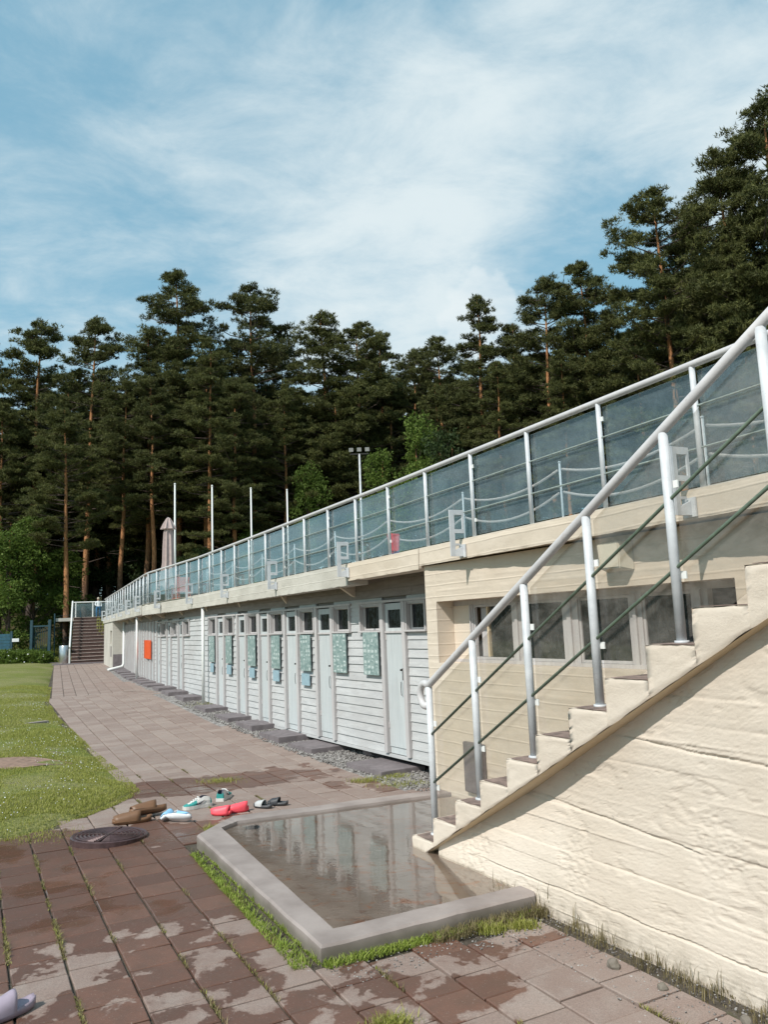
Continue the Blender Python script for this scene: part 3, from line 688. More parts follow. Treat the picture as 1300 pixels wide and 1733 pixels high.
# ------------------------------------------------------------------ kiosk block (cream walls and ribbon window) near
kiosk = thing('kiosk_building', 'cream concrete kiosk with a ribbon window behind the near staircase', 'building')
YU = Vector((math.cos(R(-61)), math.sin(R(-61)), 0)); YN = Vector((-YU.y, YU.x, 0)) ; Y0 = Vector((.39, 7.93, 0))   # YN inland
def YP(t, d, z): return Y0 + YU * t + YN * d + UP * z
Wt0, Wt1, Wz0, Wz1, WD = .20, 3.60, 1.30, 1.895, .19
ztop = 2.26; 
def ybox(t0, t1, d0, d1, z0, z1, m=None):
    m = m or MB(); return m.hexa([YP(t0, d0, z0), YP(t1, d0, z0), YP(t1, d1, z0), YP(t0, d1, z0), YP(t0, d0, z1), YP(t1, d0, z1), YP(t1, d1, z1), YP(t0, d1, z1)])
def relief_quad(P00, du, dv, nu, nv, nrm, amp, holes=None, seed=0, linegap=.115):
    V = []; F = []
    rr = random.Random(seed); lz = []; z = -.1
    while z < 3.2: z += rr.uniform(.09, .14); lz.append((z, rr.random()))
    for i in range(nu):
        for j in range(nv):
            p = P00 + du * (i / (nu - 1)) + dv * (j / (nv - 1)); u = p.dot(YU); d = 0
            for (a, q) in lz:
                e = p.z - a - .006 * mn.noise(Vector((u * 2, a * 9, 0)))
                if abs(e) < .02: d += (.006 if q > .5 else -.005) * math.exp(-(e / .005) ** 2) * max(0, .5 + mn.noise(Vector((u * 1.5, a * 7, seed))))
            d += amp * mn.noise(Vector((u * 4, p.z * 9, seed + 1))) + amp * .5 * mn.noise(Vector((u * 20, p.z * 26, seed)))
            edge = min(i, nu - 1 - i, j, nv - 1 - j)
            if edge == 0: d = 0
            V.append(p + nrm * (d + .003))
    for i in range(nu - 1):
        for j in range(nv - 1): a = i * nv + j; F.append((a, a + nv, a + nv + 1, a + 1))
    return V, F
Vs = []; Fs = []
for (t0, t1, z0, z1, nu, nv) in ((0, Wt0, -.1, ztop, 14, 150), (Wt0, 5.6, -.1, Wz0, 170, 85), (Wt0, 5.6, Wz1, ztop, 170, 36), (Wt1, 5.6, Wz0, Wz1, 60, 36)):
    V, F = relief_quad(YP(t0, 0, z0), YU * (t1 - t0), UP * (z1 - z0), nu, nv, -YN, .004, seed=5)
    n0 = len(Vs); Vs += V; Fs += [tuple(i + n0 for i in q) for q in F]
link('front_wall', npmesh('front_wall', Vs, Fs, M_cream, 4, True), kiosk)
m_ = MB(); ybox(0.002, Wt0, .001, .5, -.1, ztop, m_); ybox(Wt1, 5.6, .001, .5, -.1, ztop, m_); ybox(Wt0 + .001, Wt1 - .001, .001, .5, -.1, Wz0, m_); ybox(Wt0 + .001, Wt1 - .001, .001, .5, Wz1, ztop, m_); ybox(.002, .3, .501, 2.2, -.1, ztop, m_); ybox(.3, 5.6, 2.0, 2.2, -.1, ztop, m_)
m_.build('wall', M_cream, kiosk)
# windows (four casements with wooden posts between)
MULL = [(.475, .545), (1.13, 1.30), (1.80, 2.00), (2.53, 2.67), (3.10, 3.25)]
ybox(Wt0 + .002, Wt1 - .002, WD + .012, WD + .05, Wz1 - .05, Wz1 - .001, MB()).build('window_head', M_trim, kiosk)
ybox(Wt0 + .002, Wt1 - .002, WD - .02, WD + .06, Wz0 + .001, Wz0 + .03, MB()).build('window_sill', M_trim, kiosk)
ybox(Wt0 + .002, .472, WD + .002, WD + .10, Wz0 + .03, Wz1 - .05, MB()).build('jamb', M_cream, kiosk)
for a, b in MULL:
    m_ = MB(); a += .012; b -= .012; ybox(a, b, WD, WD + .05, Wz0 + .03, Wz1 - .05, m_); ybox(a + (b - a) * .35, a + (b - a) * .62, WD - .018, WD, Wz0 + .03, Wz1 - .05, m_); m_.build('mullion', M_trim, kiosk)
for q in range(4):
    a = MULL[q][1] - .012; b = MULL[q + 1][0] + .012; fr_ = MB(); wd = .022; z0, z1 = Wz0 + .032, Wz1 - .052; d = WD + .012
    for (x0, x1, y0, y1) in ((a, a + wd, z0, z1), (b - wd, b, z0, z1), (a + wd, b - wd, z0, z0 + wd), (a + wd, b - wd, z1 - wd, z1)): ybox(x0 + .001, x1 - .001, d, d + .03, y0, y1, fr_)
    wi = fr_.build('window', M_trim, kiosk)
    if q == 0:
        ybox(a + .26, b - wd, d + .012, d + .018, z0 + wd, z1 - wd, MB()).build('pane', M_pane, wi)
        ybox(a + .18, a + .205, d + .02, d + .05, z0 + wd, z1 - wd, MB()).build('sash_edge', M_soffit, wi)
        ybox(a + .04, a + .13, d + .06, d + .065, z0 + wd, z1 - wd, MB()).build('curtain', M_trim, wi)
    else: ybox(a + wd, b - wd, d + .012, d + .018, z0 + wd, z1 - wd, MB()).build('pane', M_pane, wi)
ybox(.32, 5.4, WD + .5, WD + .52, .1, 2.2, MB()).build('interior', M_dark, kiosk)
# wall fittings
bx_ = MB(); f0 = [(2.55, 0), (2.81, 0), (2.81, 1), (2.55, 1)]
bx_.hexa([YP(2.585, -.115, 2.025), YP(2.775, -.115, 2.025), YP(2.81, 0, 2.0), YP(2.55, 0, 2.0), YP(2.575, -.125, 2.205), YP(2.785, -.125, 2.205), YP(2.81, 0, 2.225), YP(2.55, 0, 2.225)])
tag(bx_.build('wall_lamp', mk_cream('lamp_cream', (.62, .56, .45), (.66, .6, .5), (.5, .42, .3), False), None, False, .008), 'cream painted wall lamp housing above the ribbon window', 'lamp')
tag(ybox(.60, .90, -.05, -.004, .16, .60, MB()).build('utility_box', simple('grey_enamel_box', (.15, .13, .13), .6, .1, 10), None, False, .006), 'grey metal utility box low on the kiosk wall behind the stair panels', 'utility box')

# ------------------------------------------------------------------ terrace slab
terr = thing('terrace', 'long concrete roof terrace over the changing cabins and kiosk', 'terrace')
def seg_strip(s0, s1, o0, o1, z0, z1, step=.6, m=None):
    m = m or MB(); n = max(1, int((s1 - s0) / step)); ss_ = [s0 + (s1 - s0) * i / n for i in range(n + 1)]
    vs = []
    for s in ss_: vs += [SP(s, o0, z0), SP(s, o1, z0), SP(s, o1, z1), SP(s, o0, z1)]
    fs = [(3, 2, 1, 0)]
    for i in range(n):
        a = i * 4
        for k in range(4): fs.append((a + k, a + (k + 1) % 4, a + 4 + (k + 1) % 4, a + 4 + k))
    e = n * 4; fs.append((e, e + 1, e + 2, e + 3)); m.add(vs, fs); return m
def edge_beam(s0, s1, o, mat, zb):
    n = int((s1 - s0) / .035) if s1 < 14 else int((s1 - s0) / .12); nj = 9; V = []; F = []; rr = random.Random(int(s0 * 10) + 3)
    for i in range(n + 1):
        s = s0 + (s1 - s0) * i / n
        for j in range(nj):
            z = zb + (ZS - zb) * j / (nj - 1); d = .006 * mn.noise(Vector((s * 3, z * 9, 0))) + .003 * mn.noise(Vector((s * 16, z * 22, 3)))
            if j == 0: d -= .012 * max(0, mn.noise(Vector((s * 7, 0, 8)))); z += .012 * max(0, mn.noise(Vector((s * 5, 3, 8))))
            if j == nj - 1: d -= .006
            V.append(SP(s, o + d, z))
    for i in range(n):
        for j in range(nj - 1): a = i * nj + j; F.append((a, a + 1, a + nj + 1, a + nj))
    link('edge_face', npmesh('edge_face', V, F, mat, 4, True), terr)
    seg_strip(s0 + .001, s1 - .001, o - .003, o - .28, zb + .01, ZS - .001, .6).build('edge_beam', mat, terr)
zbl = lambda s: 2.19 + .0
edge_beam(SMIN + .05, 3.585, .0, M_cream, 2.265)
edge_beam(3.60, 5.40, .0, M_cream, 2.235)
edge_beam(5.405, 13.76, .0, M_whitec, 2.18)
edge_beam(13.775, 18.38, -.03, M_whitec, 2.17)
edge_beam(18.395, SMAX, .0, M_whitec, 2.19)
seg_strip(SMIN + .05, SMAX, -.281, -9.5, 2.30, ZS - .012, 1.0).build('deck', M_whitec, terr)
seg_strip(SMIN + .05, SMAX, -.0105, -.40, ZS - .0, ZS + .006, .6).build('coping', M_whitec, terr)
# cantilever brackets below the slab
def bracket(s):
    a = FP(s, -.02); t = (FP(s + .05) - FP(s - .05)).normalized(); nrm = Vector((-t.y, t.x))
    L_ = .06
    for k in range(60):
        q = a + nrm * L_
        if sline_off(q.x, q.y) < .20: break
        L_ += .02
    poly = [Vector((a.x, a.y, 2.28)), Vector((a.x, a.y, 2.05)), Vector((a.x + nrm.x * L_ * .3, a.y + nrm.y * L_ * .3, 2.08)), Vector((a.x + nrm.x * L_, a.y + nrm.y * L_, 2.19)), Vector((a.x + nrm.x * L_, a.y + nrm.y * L_, 2.28))]
    tt_ = Vector((t.x, t.y, 0)); MB().prism([p - tt_ * .03 for p in poly], tt_ * .06).build('bracket', M_cream, terr)
for s in (1.6, 3.9, 6.18, 8.4, 10.6, 12.8, 14.9, 17.0, 19.2, 21.4, 23.6): bracket(s)
seg_strip(3.7, 13.75, -.281, -1.6, 2.285, 2.296, .8).build('soffit', M_whitec, terr)
seg_strip(13.78, SMAX - 5, -.281, -1.9, 2.28, 2.296, .8).build('soffit', M_whitec, terr)

# terrace railing
trl = thing('terrace_railing', 'long grey terrace railing with dusty blue acrylic panels above the slab edge', 'railing')
SPC = .87; ps = [SPC * i for i in range(-5, 60) if SMIN + .3 < SPC * i < SMAX - .1]
RO = -.055
rail_s = [SMIN + .1] + [SMIN + .1 + .4 * k for k in range(1, int((SMAX - SMIN - .2) / .4))] + [SMAX - .05]
MB().tube([SP(s, RO, ZS + HR) for s in rail_s], .0235, 12).build('handrail', M_rail, trl, True)
pm = MB().tube([(0, 0, 0), (0, 0, HR - .01)], .0185, 12).mesh('post', M_galv, True)
cm = MB().box((0, 0, 0), (1, 0, 0), (0, 1, 0), UP, .012, .004, .016).mesh('clip', M_white)
for k, s in enumerate(ps):
    o = link('post', pm, trl); o.location = SP(s, RO, ZS)
    if k % 2 == 0:
        t = ST(s)
        for hh in (.16, .66):
            c_ = link('clip', cm, o); c_.location = Vector((-t.x * .032, -t.y * .032, hh)); c_.rotation_euler.z = math.atan2(t.y, t.x)
for fr_ in (.325, .66):
    MB().tube([SP(s, RO, ZS + HR * fr_) for s in rail_s], .0068, 8).build('bar', M_barlt, trl, True)
for a, b in zip(ps[:-1], ps[1:]):
    m_ = MB(); p0 = SP(a + .012, RO - .03); p1 = SP(b - .012, RO - .03); q0 = SP(a + .012, RO - .035); q1 = SP(b - .012, RO - .035)
    m_.hexa([Vector((*p0, ZS + .03)), Vector((*p1, ZS + .03)), Vector((*q1, ZS + .03)), Vector((*q0, ZS + .03)), Vector((*p0, ZS + HR - .04)), Vector((*p1, ZS + HR - .04)), Vector((*q1, ZS + HR - .04)), Vector((*q0, ZS + HR - .04))]); m_.build('panel', M_plexi, trl)
# perforated bracket plates on the slab face (every third bay)
def plate_mesh():
    m = MB()  # local: x outwards, y along, z up from the slab mid
    T_ = .006
    def bx2(x0, x1, z0, z1): m.hexa([Vector((x0, -T_, z0)), Vector((x1, -T_, z0)), Vector((x1, T_, z0)), Vector((x0, T_, z0)), Vector((x0, -T_, z1)), Vector((x1, -T_, z1)), Vector((x1, T_, z1)), Vector((x0, T_, z1))])
    bx2(.085, .135, .0, .43); bx2(.0, .085, .385, .43); bx2(-.02, .085, .215, .25); bx2(-.02, .0, .25, .43); bx2(.03, .085, .10, .118)
    me = m.mesh('plate', M_galv); return me
plm = plate_mesh(); 
fm = MB().box((.006, .0, .05), (1, 0, 0), (0, 1, 0), UP, .006, .05, .06).mesh('mounting_plate', M_galv)
arm = MB().hexa([Vector((.01, -.02, .0)), Vector((.1, -.004, .0)), Vector((.1, .004, .0)), Vector((.01, .02, .0)), Vector((.01, -.02, .09)), Vector((.1, -.004, .05)), Vector((.1, .004, .05)), Vector((.01, .02, .09))]).mesh('arm', M_galv)
pl_lab = ['pierced grey steel plate bracket on the cream slab beside the wall lamp', 'pierced grey steel plate bracket on the cream slab over the kiosk corner window']
k = 0; s = .06
while s < SMAX - .5:
    o = thing('bracket_plate', pl_lab[k] if k < 2 else 'pierced grey steel plate bracket on the white slab face, %s from the kiosk corner' % ord_[min(k - 1, 19)], 'bracket', SP(s, .006, 2.285), 'bracket plates along the slab edge')
    if k == 2: o['label'] = 'pierced grey steel plate bracket where the slab paint changes from cream to white'
    t = ST(s); o.rotation_euler.z = math.atan2(t.x, -t.y)
    link('plate', plm, o); link('mounting_plate', fm, o); link('arm', arm, o); s += 2.66; k += 1

# ------------------------------------------------------------------ changing cabins (wooden facade)
cab = thing('changing_cabins', 'long pale blue wooden row of changing cabins under the terrace', 'building')
def zb(s): return .15 + .25 * ss((s - 8) / 12)
def fbox(s0, s1, o0, o1, z0, z1, m=None, tilt=0):
    m = m or MB(); a0 = FP(s0, o0); b0 = FP(s1, o0); a1 = FP(s0, o1); b1 = FP(s1, o1)
    return m.hexa([Vector((*a0, z0)), Vector((*b0, z0)), Vector((*b1, z0)), Vector((*a1, z0)), Vector((*a0, z1)), Vector((*b0, z1)), Vector((*FP(s1, o1 - tilt), z1)), Vector((*FP(s0, o1 - tilt), z1))])
WZ0, WZ1 = 1.62, 1.955; DT = 1.955; 
units = [  # kind, s0, s1 (outer frame)
 ('w', -.10, .33), ('d', .33, .90), ('w', .90, 1.45), ('w', 1.72, 2.22), ('d', 2.22, 2.80), ('w', 2.84, 3.38), ('d', 3.41, 3.98), ('w', 4.02, 4.58), ('d', 4.60, 5.14), ('w', 5.18, 5.72), ('d', 5.75, 6.30), ('w', 6.50, 7.06), ('d', 7.06, 7.62), ('w', 7.64, 8.18),
 ('w', 9.86, 10.42), ('d', 10.44, 11.0), ('w', 11.2, 11.78), ('d', 11.80, 12.38), ('w', 12.58, 13.2), ('d', 13.22, 13.85)]
far_doors = [14.3, 14.95, 15.6, 16.6, 17.3, 18.0, 19.1, 19.8, 20.5, 21.6, 22.4]
DW = .56
all_units = units + [('x', s, s + .56) for s in far_doors]
def spans(z):
    bl = []
    for k, a, b in all_units:
        if k in 'dx' or (k == 'w' and WZ0 - .05 < z < WZ1): bl.append((a, b))
    bl.sort(); out = []; cur = -1.2
    for a, b in bl:
        if a - cur > .03: out.append((cur, a))
        cur = max(cur, b)
    out.append((cur, 27.0)); return out
PLH = .104; planks = []
rows = []; z = .15
zz_ = 1.955 + .02
k = -2
def siding_rows():
    z = .15 + .0; r = []
    while z < 2.27: r.append(z); z += PLH
    return r
for z in siding_rows():
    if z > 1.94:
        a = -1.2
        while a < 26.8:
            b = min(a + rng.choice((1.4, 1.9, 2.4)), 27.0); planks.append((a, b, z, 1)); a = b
    else:
        for a, b in spans(z + PLH / 2):
            while b - a > 2.0: planks.append((a, a + 1.7, z, 0)); a += 1.7
            if b - a > .01: planks.append((a, b, z, 0))
def plank_mb(a, b, z, up_, m=None):
    z0 = z; j = rng.uniform(-.002, .002)
    lo = zb((a + b) / 2)
    if z0 + PLH < lo + .02: return None
    z0 = max(z0, lo)
    m = m or MB(); e = .0025; n = 1 if b - a < .9 else 2
    for i in range(n):
        x0 = a + e + (b - a - 2 * e) * i / n; x1 = a + e + (b - a - 2 * e) * (i + 1) / n
        fbox(x0, x1, -.02, .016 + j, z0 + .0035 + rng.uniform(-.001, .001), min(z + PLH + .002, 2.278), m, .013)
    return m
planks.sort(key=lambda q: q[0] - q[2] * .01)
cnt = 0; restm = [MB(), MB()]
for a, b, z, u_ in planks:
    if cnt < 296 and plank_mb(a, b, z, u_):
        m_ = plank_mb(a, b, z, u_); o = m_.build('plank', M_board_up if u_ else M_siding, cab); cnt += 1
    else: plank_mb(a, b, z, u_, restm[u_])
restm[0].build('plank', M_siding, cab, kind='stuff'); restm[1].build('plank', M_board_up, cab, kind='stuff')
# dark backing, bottom rail
m_ = MB()
for i in range(28): fbox(-1.2 + i, -.2 + i, -.9, -.86, .1, 2.275, m_)
for i in range(28):
    for (a_, b_) in ((-.03, -.021),):
        pass
m_.build('interior', M_dark, cab)
m_ = MB()
for a, b in spans(1.0): fbox(a, b, -.035, -.022, .2, WZ0 - .05 if True else 0, m_)
for i in range(28): fbox(-1.2 + i, -.2 + i, -.035, -.022, 1.99, 2.277, m_)
for a, b in spans(1.8): fbox(a, b, -.035, -.022, WZ0 - .05, 1.99, m_)
m_.build('backing', M_board_up, cab)
m_ = MB()
for i in range(28): fbox(-1.2 + i, -.2 + i, -.85, -.04, zb(i - .7) - .02, zb(i - .7) + .02, m_)
m_.build('floor_frame', M_board_up, cab)
for i in range(14):
    m_ = MB(); s0 = -1.2 + 2 * i; fbox(s0 + .002, s0 + 1, -.03, .022, zb(s0 + .5) - .035, zb(s0 + .5) + .0, m_); fbox(s0 + 1, s0 + 1.998, -.03, .022, zb(s0 + 1.5) - .035, zb(s0 + 1.5) + .0, m_); m_.build('bottom_board', M_siding, cab)
# head board over doors and windows
for a, b in ((-.3, 1.48), (1.69, 2.82), (2.83, 8.2), (9.83, 13.9)):
    m_ = MB(); n = max(1, int((b - a) / 1.2))
    for i in range(n): fbox(a + (b - a) * i / n, a + (b - a) * (i + 1) / n, -.02, .045, WZ1 + .002, WZ1 + .03, m_)
    m_.build('head_board', M_trim, cab)
def window(a, b):
    f_ = .03; fr_ = MB(); z0, z1 = WZ0, WZ1; e = .05
    for (x0, x1, y0, y1) in ((a, a + f_, z0, z1), (b - f_, b, z0, z1)): fbox(x0 + .001, x1 - .001, -.05, .04, y0, y1 - .001, fr_)
    fbox(a + f_, b - f_, -.05, .03, z1 - .018, z1 - .001, fr_)
    fr2 = fr_.build('window', M_trim, cab)
    s_ = MB(); fbox(a - .01, b + .01, -.05, .055, z0 - .022, z0 - .001, s_); s_.build('sill', M_trim, fr2)
    c_ = MB(); x0, x1 = a + f_ + .035, b - f_ - .02; y0, y1 = z0 + .002, z1 - .02
    w_ = .022; d0, d1 = -.045, -.015
    for (p0, p1, q0, q1) in ((x0, x0 + w_, y0, y1), (x1 - w_, x1, y0, y1), (x0 + w_, x1 - w_, y0, y0 + w_), (x0 + w_, x1 - w_, y1 - w_, y1)): fbox(p0, p1, d0, d1, q0, q1, c_)
    fbox(a + f_, x0 - .001, -.048, -.04, y0, y1, c_); fbox(x1 + .001, b - f_, -.048, -.04, y0, y1, c_)
    c_.build('casement', M_trim, fr2)
    fbox(x0 + w_, x1 - w_, -.034, -.030, y0 + w_, y1 - w_).build('pane', M_pane, fr2)
    k = x0 + w_ + (x1 - x0 - 2 * w_) * (.62); fbox(k, k + (x1 - x0) * .2, -.09, -.075, y0 + w_, y1 - w_).build('curtain', M_trim, fr2)
def door(a, b, win=True):
    tw = .075; c = (a + b) / 2; lo = zb(c) + .09; m_ = MB(); zt = DT if win else 2.02
    for (x0, x1) in ((a, a + tw), (b - tw, b)): fbox(x0 + .002, x1 - .002, -.02, .048, zb(c) + .01, zt, m_)
    m_.build('door_trim', M_trim, cab)
    x0, x1 = a + tw + .004, b - tw - .004; d = MB(); wz0, wz1 = 1.645, 1.865; ws0, ws1 = x0 + .06, x1 - .055
    if win:
        fbox(x0, x1, -.015, .008, lo, 1.58, d); fbox(x0, ws0, -.015, .012, 1.583, zt - .012, d); fbox(ws1, x1, -.015, .012, 1.583, zt - .012, d); fbox(ws0, ws1, -.015, .012, 1.583, wz0, d); fbox(ws0, ws1, -.015, .012, wz1, zt - .012, d)
    else: fbox(x0, x1, -.015, .008, lo, zt - .01, d)
    fbox(x0, x1, -.018, -.002, zb(c) + .01, lo - .006, d)
    D = d.build('door', M_door, cab)
    if win:
        fbox(ws0, ws1, -.010, -.006, wz0, wz1).build('pane', M_pane, D)
        l_ = MB(); fbox(x0, x1, .012, .026, 1.585, 1.61, l_); l_.build('ledge', M_trim, D)
    h_ = MB(); hs = x0 + .055
    q = FP(hs, .014); fbox(hs - .012, hs + .012, .008, .013, 1.03, 1.17, h_)
    ring = [Vector((*FP(hs + .03 - .02 * math.sin(a_), .02 + .02 * math.sin(a_)), 1.02 - .09 + .08 * math.cos(a_))) for a_ in np.linspace(0, math.pi, 9)]
    h_.tube(ring, .004, 6); h_.tube([Vector((*FP(hs, .012), 1.15)), Vector((*FP(hs, .045), 1.15))], .012, 8); h_.build('handle', M_iron, D)
    g_ = MB()
    for z_ in (.45, 1.5): fbox(x1 - .012, x1 + .008, .008, .014, z_, z_ + .07, g_)
    g_.build('hinge', M_trim, D)
for k_, a, b in units:
    window(a, b) if k_ == 'w' else door(a, b)
for s in far_doors: door(s, s + .56, False)

# posters and small signs on the cabins
def poster(s0, s1, z0, z1, mat, name, label, cat, group, th=.012):
    a = FP(s1, .045); b = FP(s0, .045); m_ = MB(); t = Vector((b.x - a.x, b.y - a.y, 0)).normalized(); nrm = Vector((t.y, -t.x, 0))
    # seen from outside, left edge is the larger s
    P = [Vector((*a, z0)), Vector((*b, z0)), Vector((*b, z1)), Vector((*a, z1))]
    vs = P + [p + nrm * th for p in P]
    me = bpy.data.meshes.new(name); me.from_pydata(vs, [], [(3, 2, 1, 0), (4, 5, 6, 7), (0, 1, 5, 4), (1, 2, 6, 5), (2, 3, 7, 6), (3, 0, 4, 7)])
    uv = me.uv_layers.new(); co = [(0, 0), (1, 0), (1, 1), (0, 1)]
    for p in me.polygons:
        for li in p.loop_indices: uv.data[li].uv = co[me.loops[li].vertex_index % 4]
    me.materials.append(mat); o = link(name, me); return tag(o, label, cat, group)
gp = 'teal information posters on the cabins'
plab = ['teal picture poster just left of the door nearest the kiosk, many white pictures', 'teal picture poster under the second window, without a small sign below it', 'teal poster under the third window with a small blue sign below', 'teal poster under the fourth window, narrower, blue sign below', 'teal poster under the fifth window between two closed doors', 'teal poster under the sixth window left of the fifth door', 'teal poster farthest along, next to the downpipe, under the last near window']
psx = [(.95, 1.33, 1.07, 1.60), (1.81, 2.19, 1.07, 1.59), (2.94, 3.30, 1.06, 1.58), (4.12, 4.48, 1.06, 1.58), (5.25, 5.62, 1.07, 1.585), (6.56, 6.92, 1.08, 1.59), (7.70, 8.06, 1.08, 1.59)]
for i, (a, b, z0, z1) in enumerate(psx):
    poster(a, b, z0, z1, poster_mat('poster_print', 3.3 + i * 1.7, i < 2), 'information_poster', plab[i], 'poster', gp)
M_small = simple('pale_blue_notice', (.28, .40, .46), .5, .15, 30)
for i, (a, b, z0, z1) in enumerate([(2.99, 3.27, .85, 1.02), (4.16, 4.42, .86, 1.03), (5.30, 5.56, .87, 1.035), (6.6, 6.86, .88, 1.05), (7.76, 7.99, .88, 1.05)]):
    poster(a, b, z0, z1, M_small, 'notice_plate', 'small blank blue plate below the %s teal poster counted from the kiosk' % ('third', 'fourth', 'fifth', 'sixth', 'seventh')[i], 'sign', 'small blue plates below the posters')
poster(14.72, 15.98, .98, 1.50, M_red, 'red_sign', 'bright orange-red rectangular board hung on the far cabin doors', 'sign', None, .02)

# downpipes
def pipe(pts, r, label):
    tag(MB().tube(pts, r, 12).build('downpipe', M_white, None, True), label, 'pipe', 'white downpipes along the cabins')
def drop(s, o): q = SP(s, o); return [Vector((q.x, q.y, 2.2)), Vector((q.x, q.y, G(q.x, q.y) - .02))]
pipe(drop(12.72, -.05), .034, 'white downpipe standing in a tuft of grass at the middle of the cabins')
pipe(drop(20.3, -.10), .036, 'white downpipe in front of the far closed cabins, middle of the three')
q = FP(23.75, .10); q2 = SP(24.6, .02)
_c = Vector((-9.95, 29.2))
pipe([Vector((_c.x + .12, _c.y - .1, 2.15)), Vector((_c.x + .12, _c.y - .1, .62)), Vector((_c.x + .08, _c.y - .2, .52)), Vector((_c.x - .22, _c.y - .75, .44))], .05, 'white downpipe with a kicked-out foot at the far end wall')
# far end block
fk = thing('end_block', 'cream end block with a recessed niche below the far end of the terrace', 'building')
e0 = Vector((-10.55, 29.95, 0)); ed = Vector((-.403, .915, 0)); en = Vector((.915, .403, 0))
def EP(t, d, z): return e0 + ed * t + en * d + UP * z
def ebox(t0, t1, d0, d1, z0, z1, m=None):
    m = m or MB(); return m.hexa([EP(t0, d0, z0), EP(t1, d0, z0), EP(t1, d1, z0), EP(t0, d1, z0), EP(t0, d0, z1), EP(t1, d0, z1), EP(t1, d1, z1), EP(t0, d1, z1)])
m_ = MB(); ebox(0, .35, 0, 1.6, .2, 2.19, m_); ebox(.35, 1.3, 0, 1.6, .2, 1.35, m_); ebox(.35, 1.3, 0, 1.6, 1.85, 2.19, m_); ebox(.35, 1.3, .25, 1.6, 1.35, 1.85, m_); ebox(1.3, 4.6, 0, 1.6, .2, 2.19, m_)
m_.build('wall', M_whitec, fk); ebox(.5, .9, -.01, -.002, .85, 1.25).build('vent', M_slab, fk); ebox(-.012, -.002, .02, 1.2, .4, .95).build('plinth', M_slab, fk)

# step slabs below doors
gs = 'flagstones laid as doorsteps along the cabins'
sc_ = [.74, 2.55, 3.65, 4.85, 6.0, 7.35, 9.2, 10.4, 11.7, 13.1, 14.3, 15.4, 16.5, 17.7, 18.9, 20.1, 21.3, 22.4]
for i, s in enumerate(sc_):
    L_ = .40 * (1 if i else 1.05); m_ = MB(); q = FP(s, .14); g_ = G(q.x, q.y)
    j = rng.uniform(-.05, .05); n_ = 1
    fbox(s - L_ + j, s + L_ + j, -.14, .44 + rng.uniform(-.04, .03), g_ - .04, g_ + .065 + rng.uniform(-.01, .01), m_)
    lab = ('grey flagstone doorstep, %s from the kiosk along the cabins' % ord_[i])
    tag(m_.build('flagstone', M_slab, None, False, .006), lab, 'stone slab', gs)
# foundation stones
for i, s in enumerate((1.55, 3.1, 4.3, 5.45, 6.7, 8.3)):
    q = FP(s, -.22); bm = bmesh.new(); bmesh.ops.create_icosphere(bm, subdivisions=3, radius=.17)
    for v in bm.verts: v.co *= 1 + .35 * mn.noise(v.co * 9 + Vector((i, 0, 0))); v.co.z *= .75
    me = bpy.data.meshes.new('boulder'); bm.to_mesh(me); bm.free(); me.materials.append(M_slab)
    o = link('boulder', me); o.location = (q.x, q.y, G(q.x, q.y) + .03); tag(o, 'rough foundation boulder under the cabin floor, %s from the kiosk' % ord_[i], 'boulder', 'foundation boulders below the cabins')

# gravel strip
V = []; F = []
for i in range(140):
    s = -1.3 + i * .2
    for o_ in (-.8, -.2, .15, .45, .72): q = FP(s, o_); V.append((q.x, q.y, G(q.x, q.y) + (.0 if o_ > .6 else .012) - .006))
for i in range(139):
    for k in range(4): a = i * 5 + k; F.append((a, a + 5, a + 6, a + 1))
link('gravel_strip', npmesh('gravel_strip', V, F, M_gravel, 4, True), None, kind='structure')
def pebbles(n, sfun, size, name):
    bm = bmesh.new(); bmesh.ops.create_icosphere(bm, subdivisions=1, radius=1); base = np.array([v.co[:] for v in bm.verts]); fc = np.array([[v.index for v in f.verts] for f in bm.faces]); bm.free()
    V = []; F = []
    for i in range(n):
        x, y, z = sfun(); a = nr.uniform(.5, 1.3, 3) * size * nr.uniform(.5, 1.4); an = nr.uniform(0, 6.3); c, s = math.cos(an), math.sin(an)
        b = base * a * np.array([1, 1, .7]) * (1 + nr.uniform(-.2, .2, (len(base), 1))); b = np.stack([b[:, 0] * c - b[:, 1] * s + x, b[:, 0] * s + b[:, 1] * c + y, b[:, 2] + z], 1)
        V.append(b); F.append(fc + i * len(base))
    return npmesh(name, np.concatenate(V), np.concatenate(F), M_gravel, 3)
def gsf():
    s = nr.uniform(-.7, 9) ; o_ = nr.uniform(-.3, .56); q = FP(s, o_); return q.x, q.y, G(q.x, q.y) + .012
link('gravel', pebbles(5200, gsf, .013, 'gravel'), None, kind='stuff')

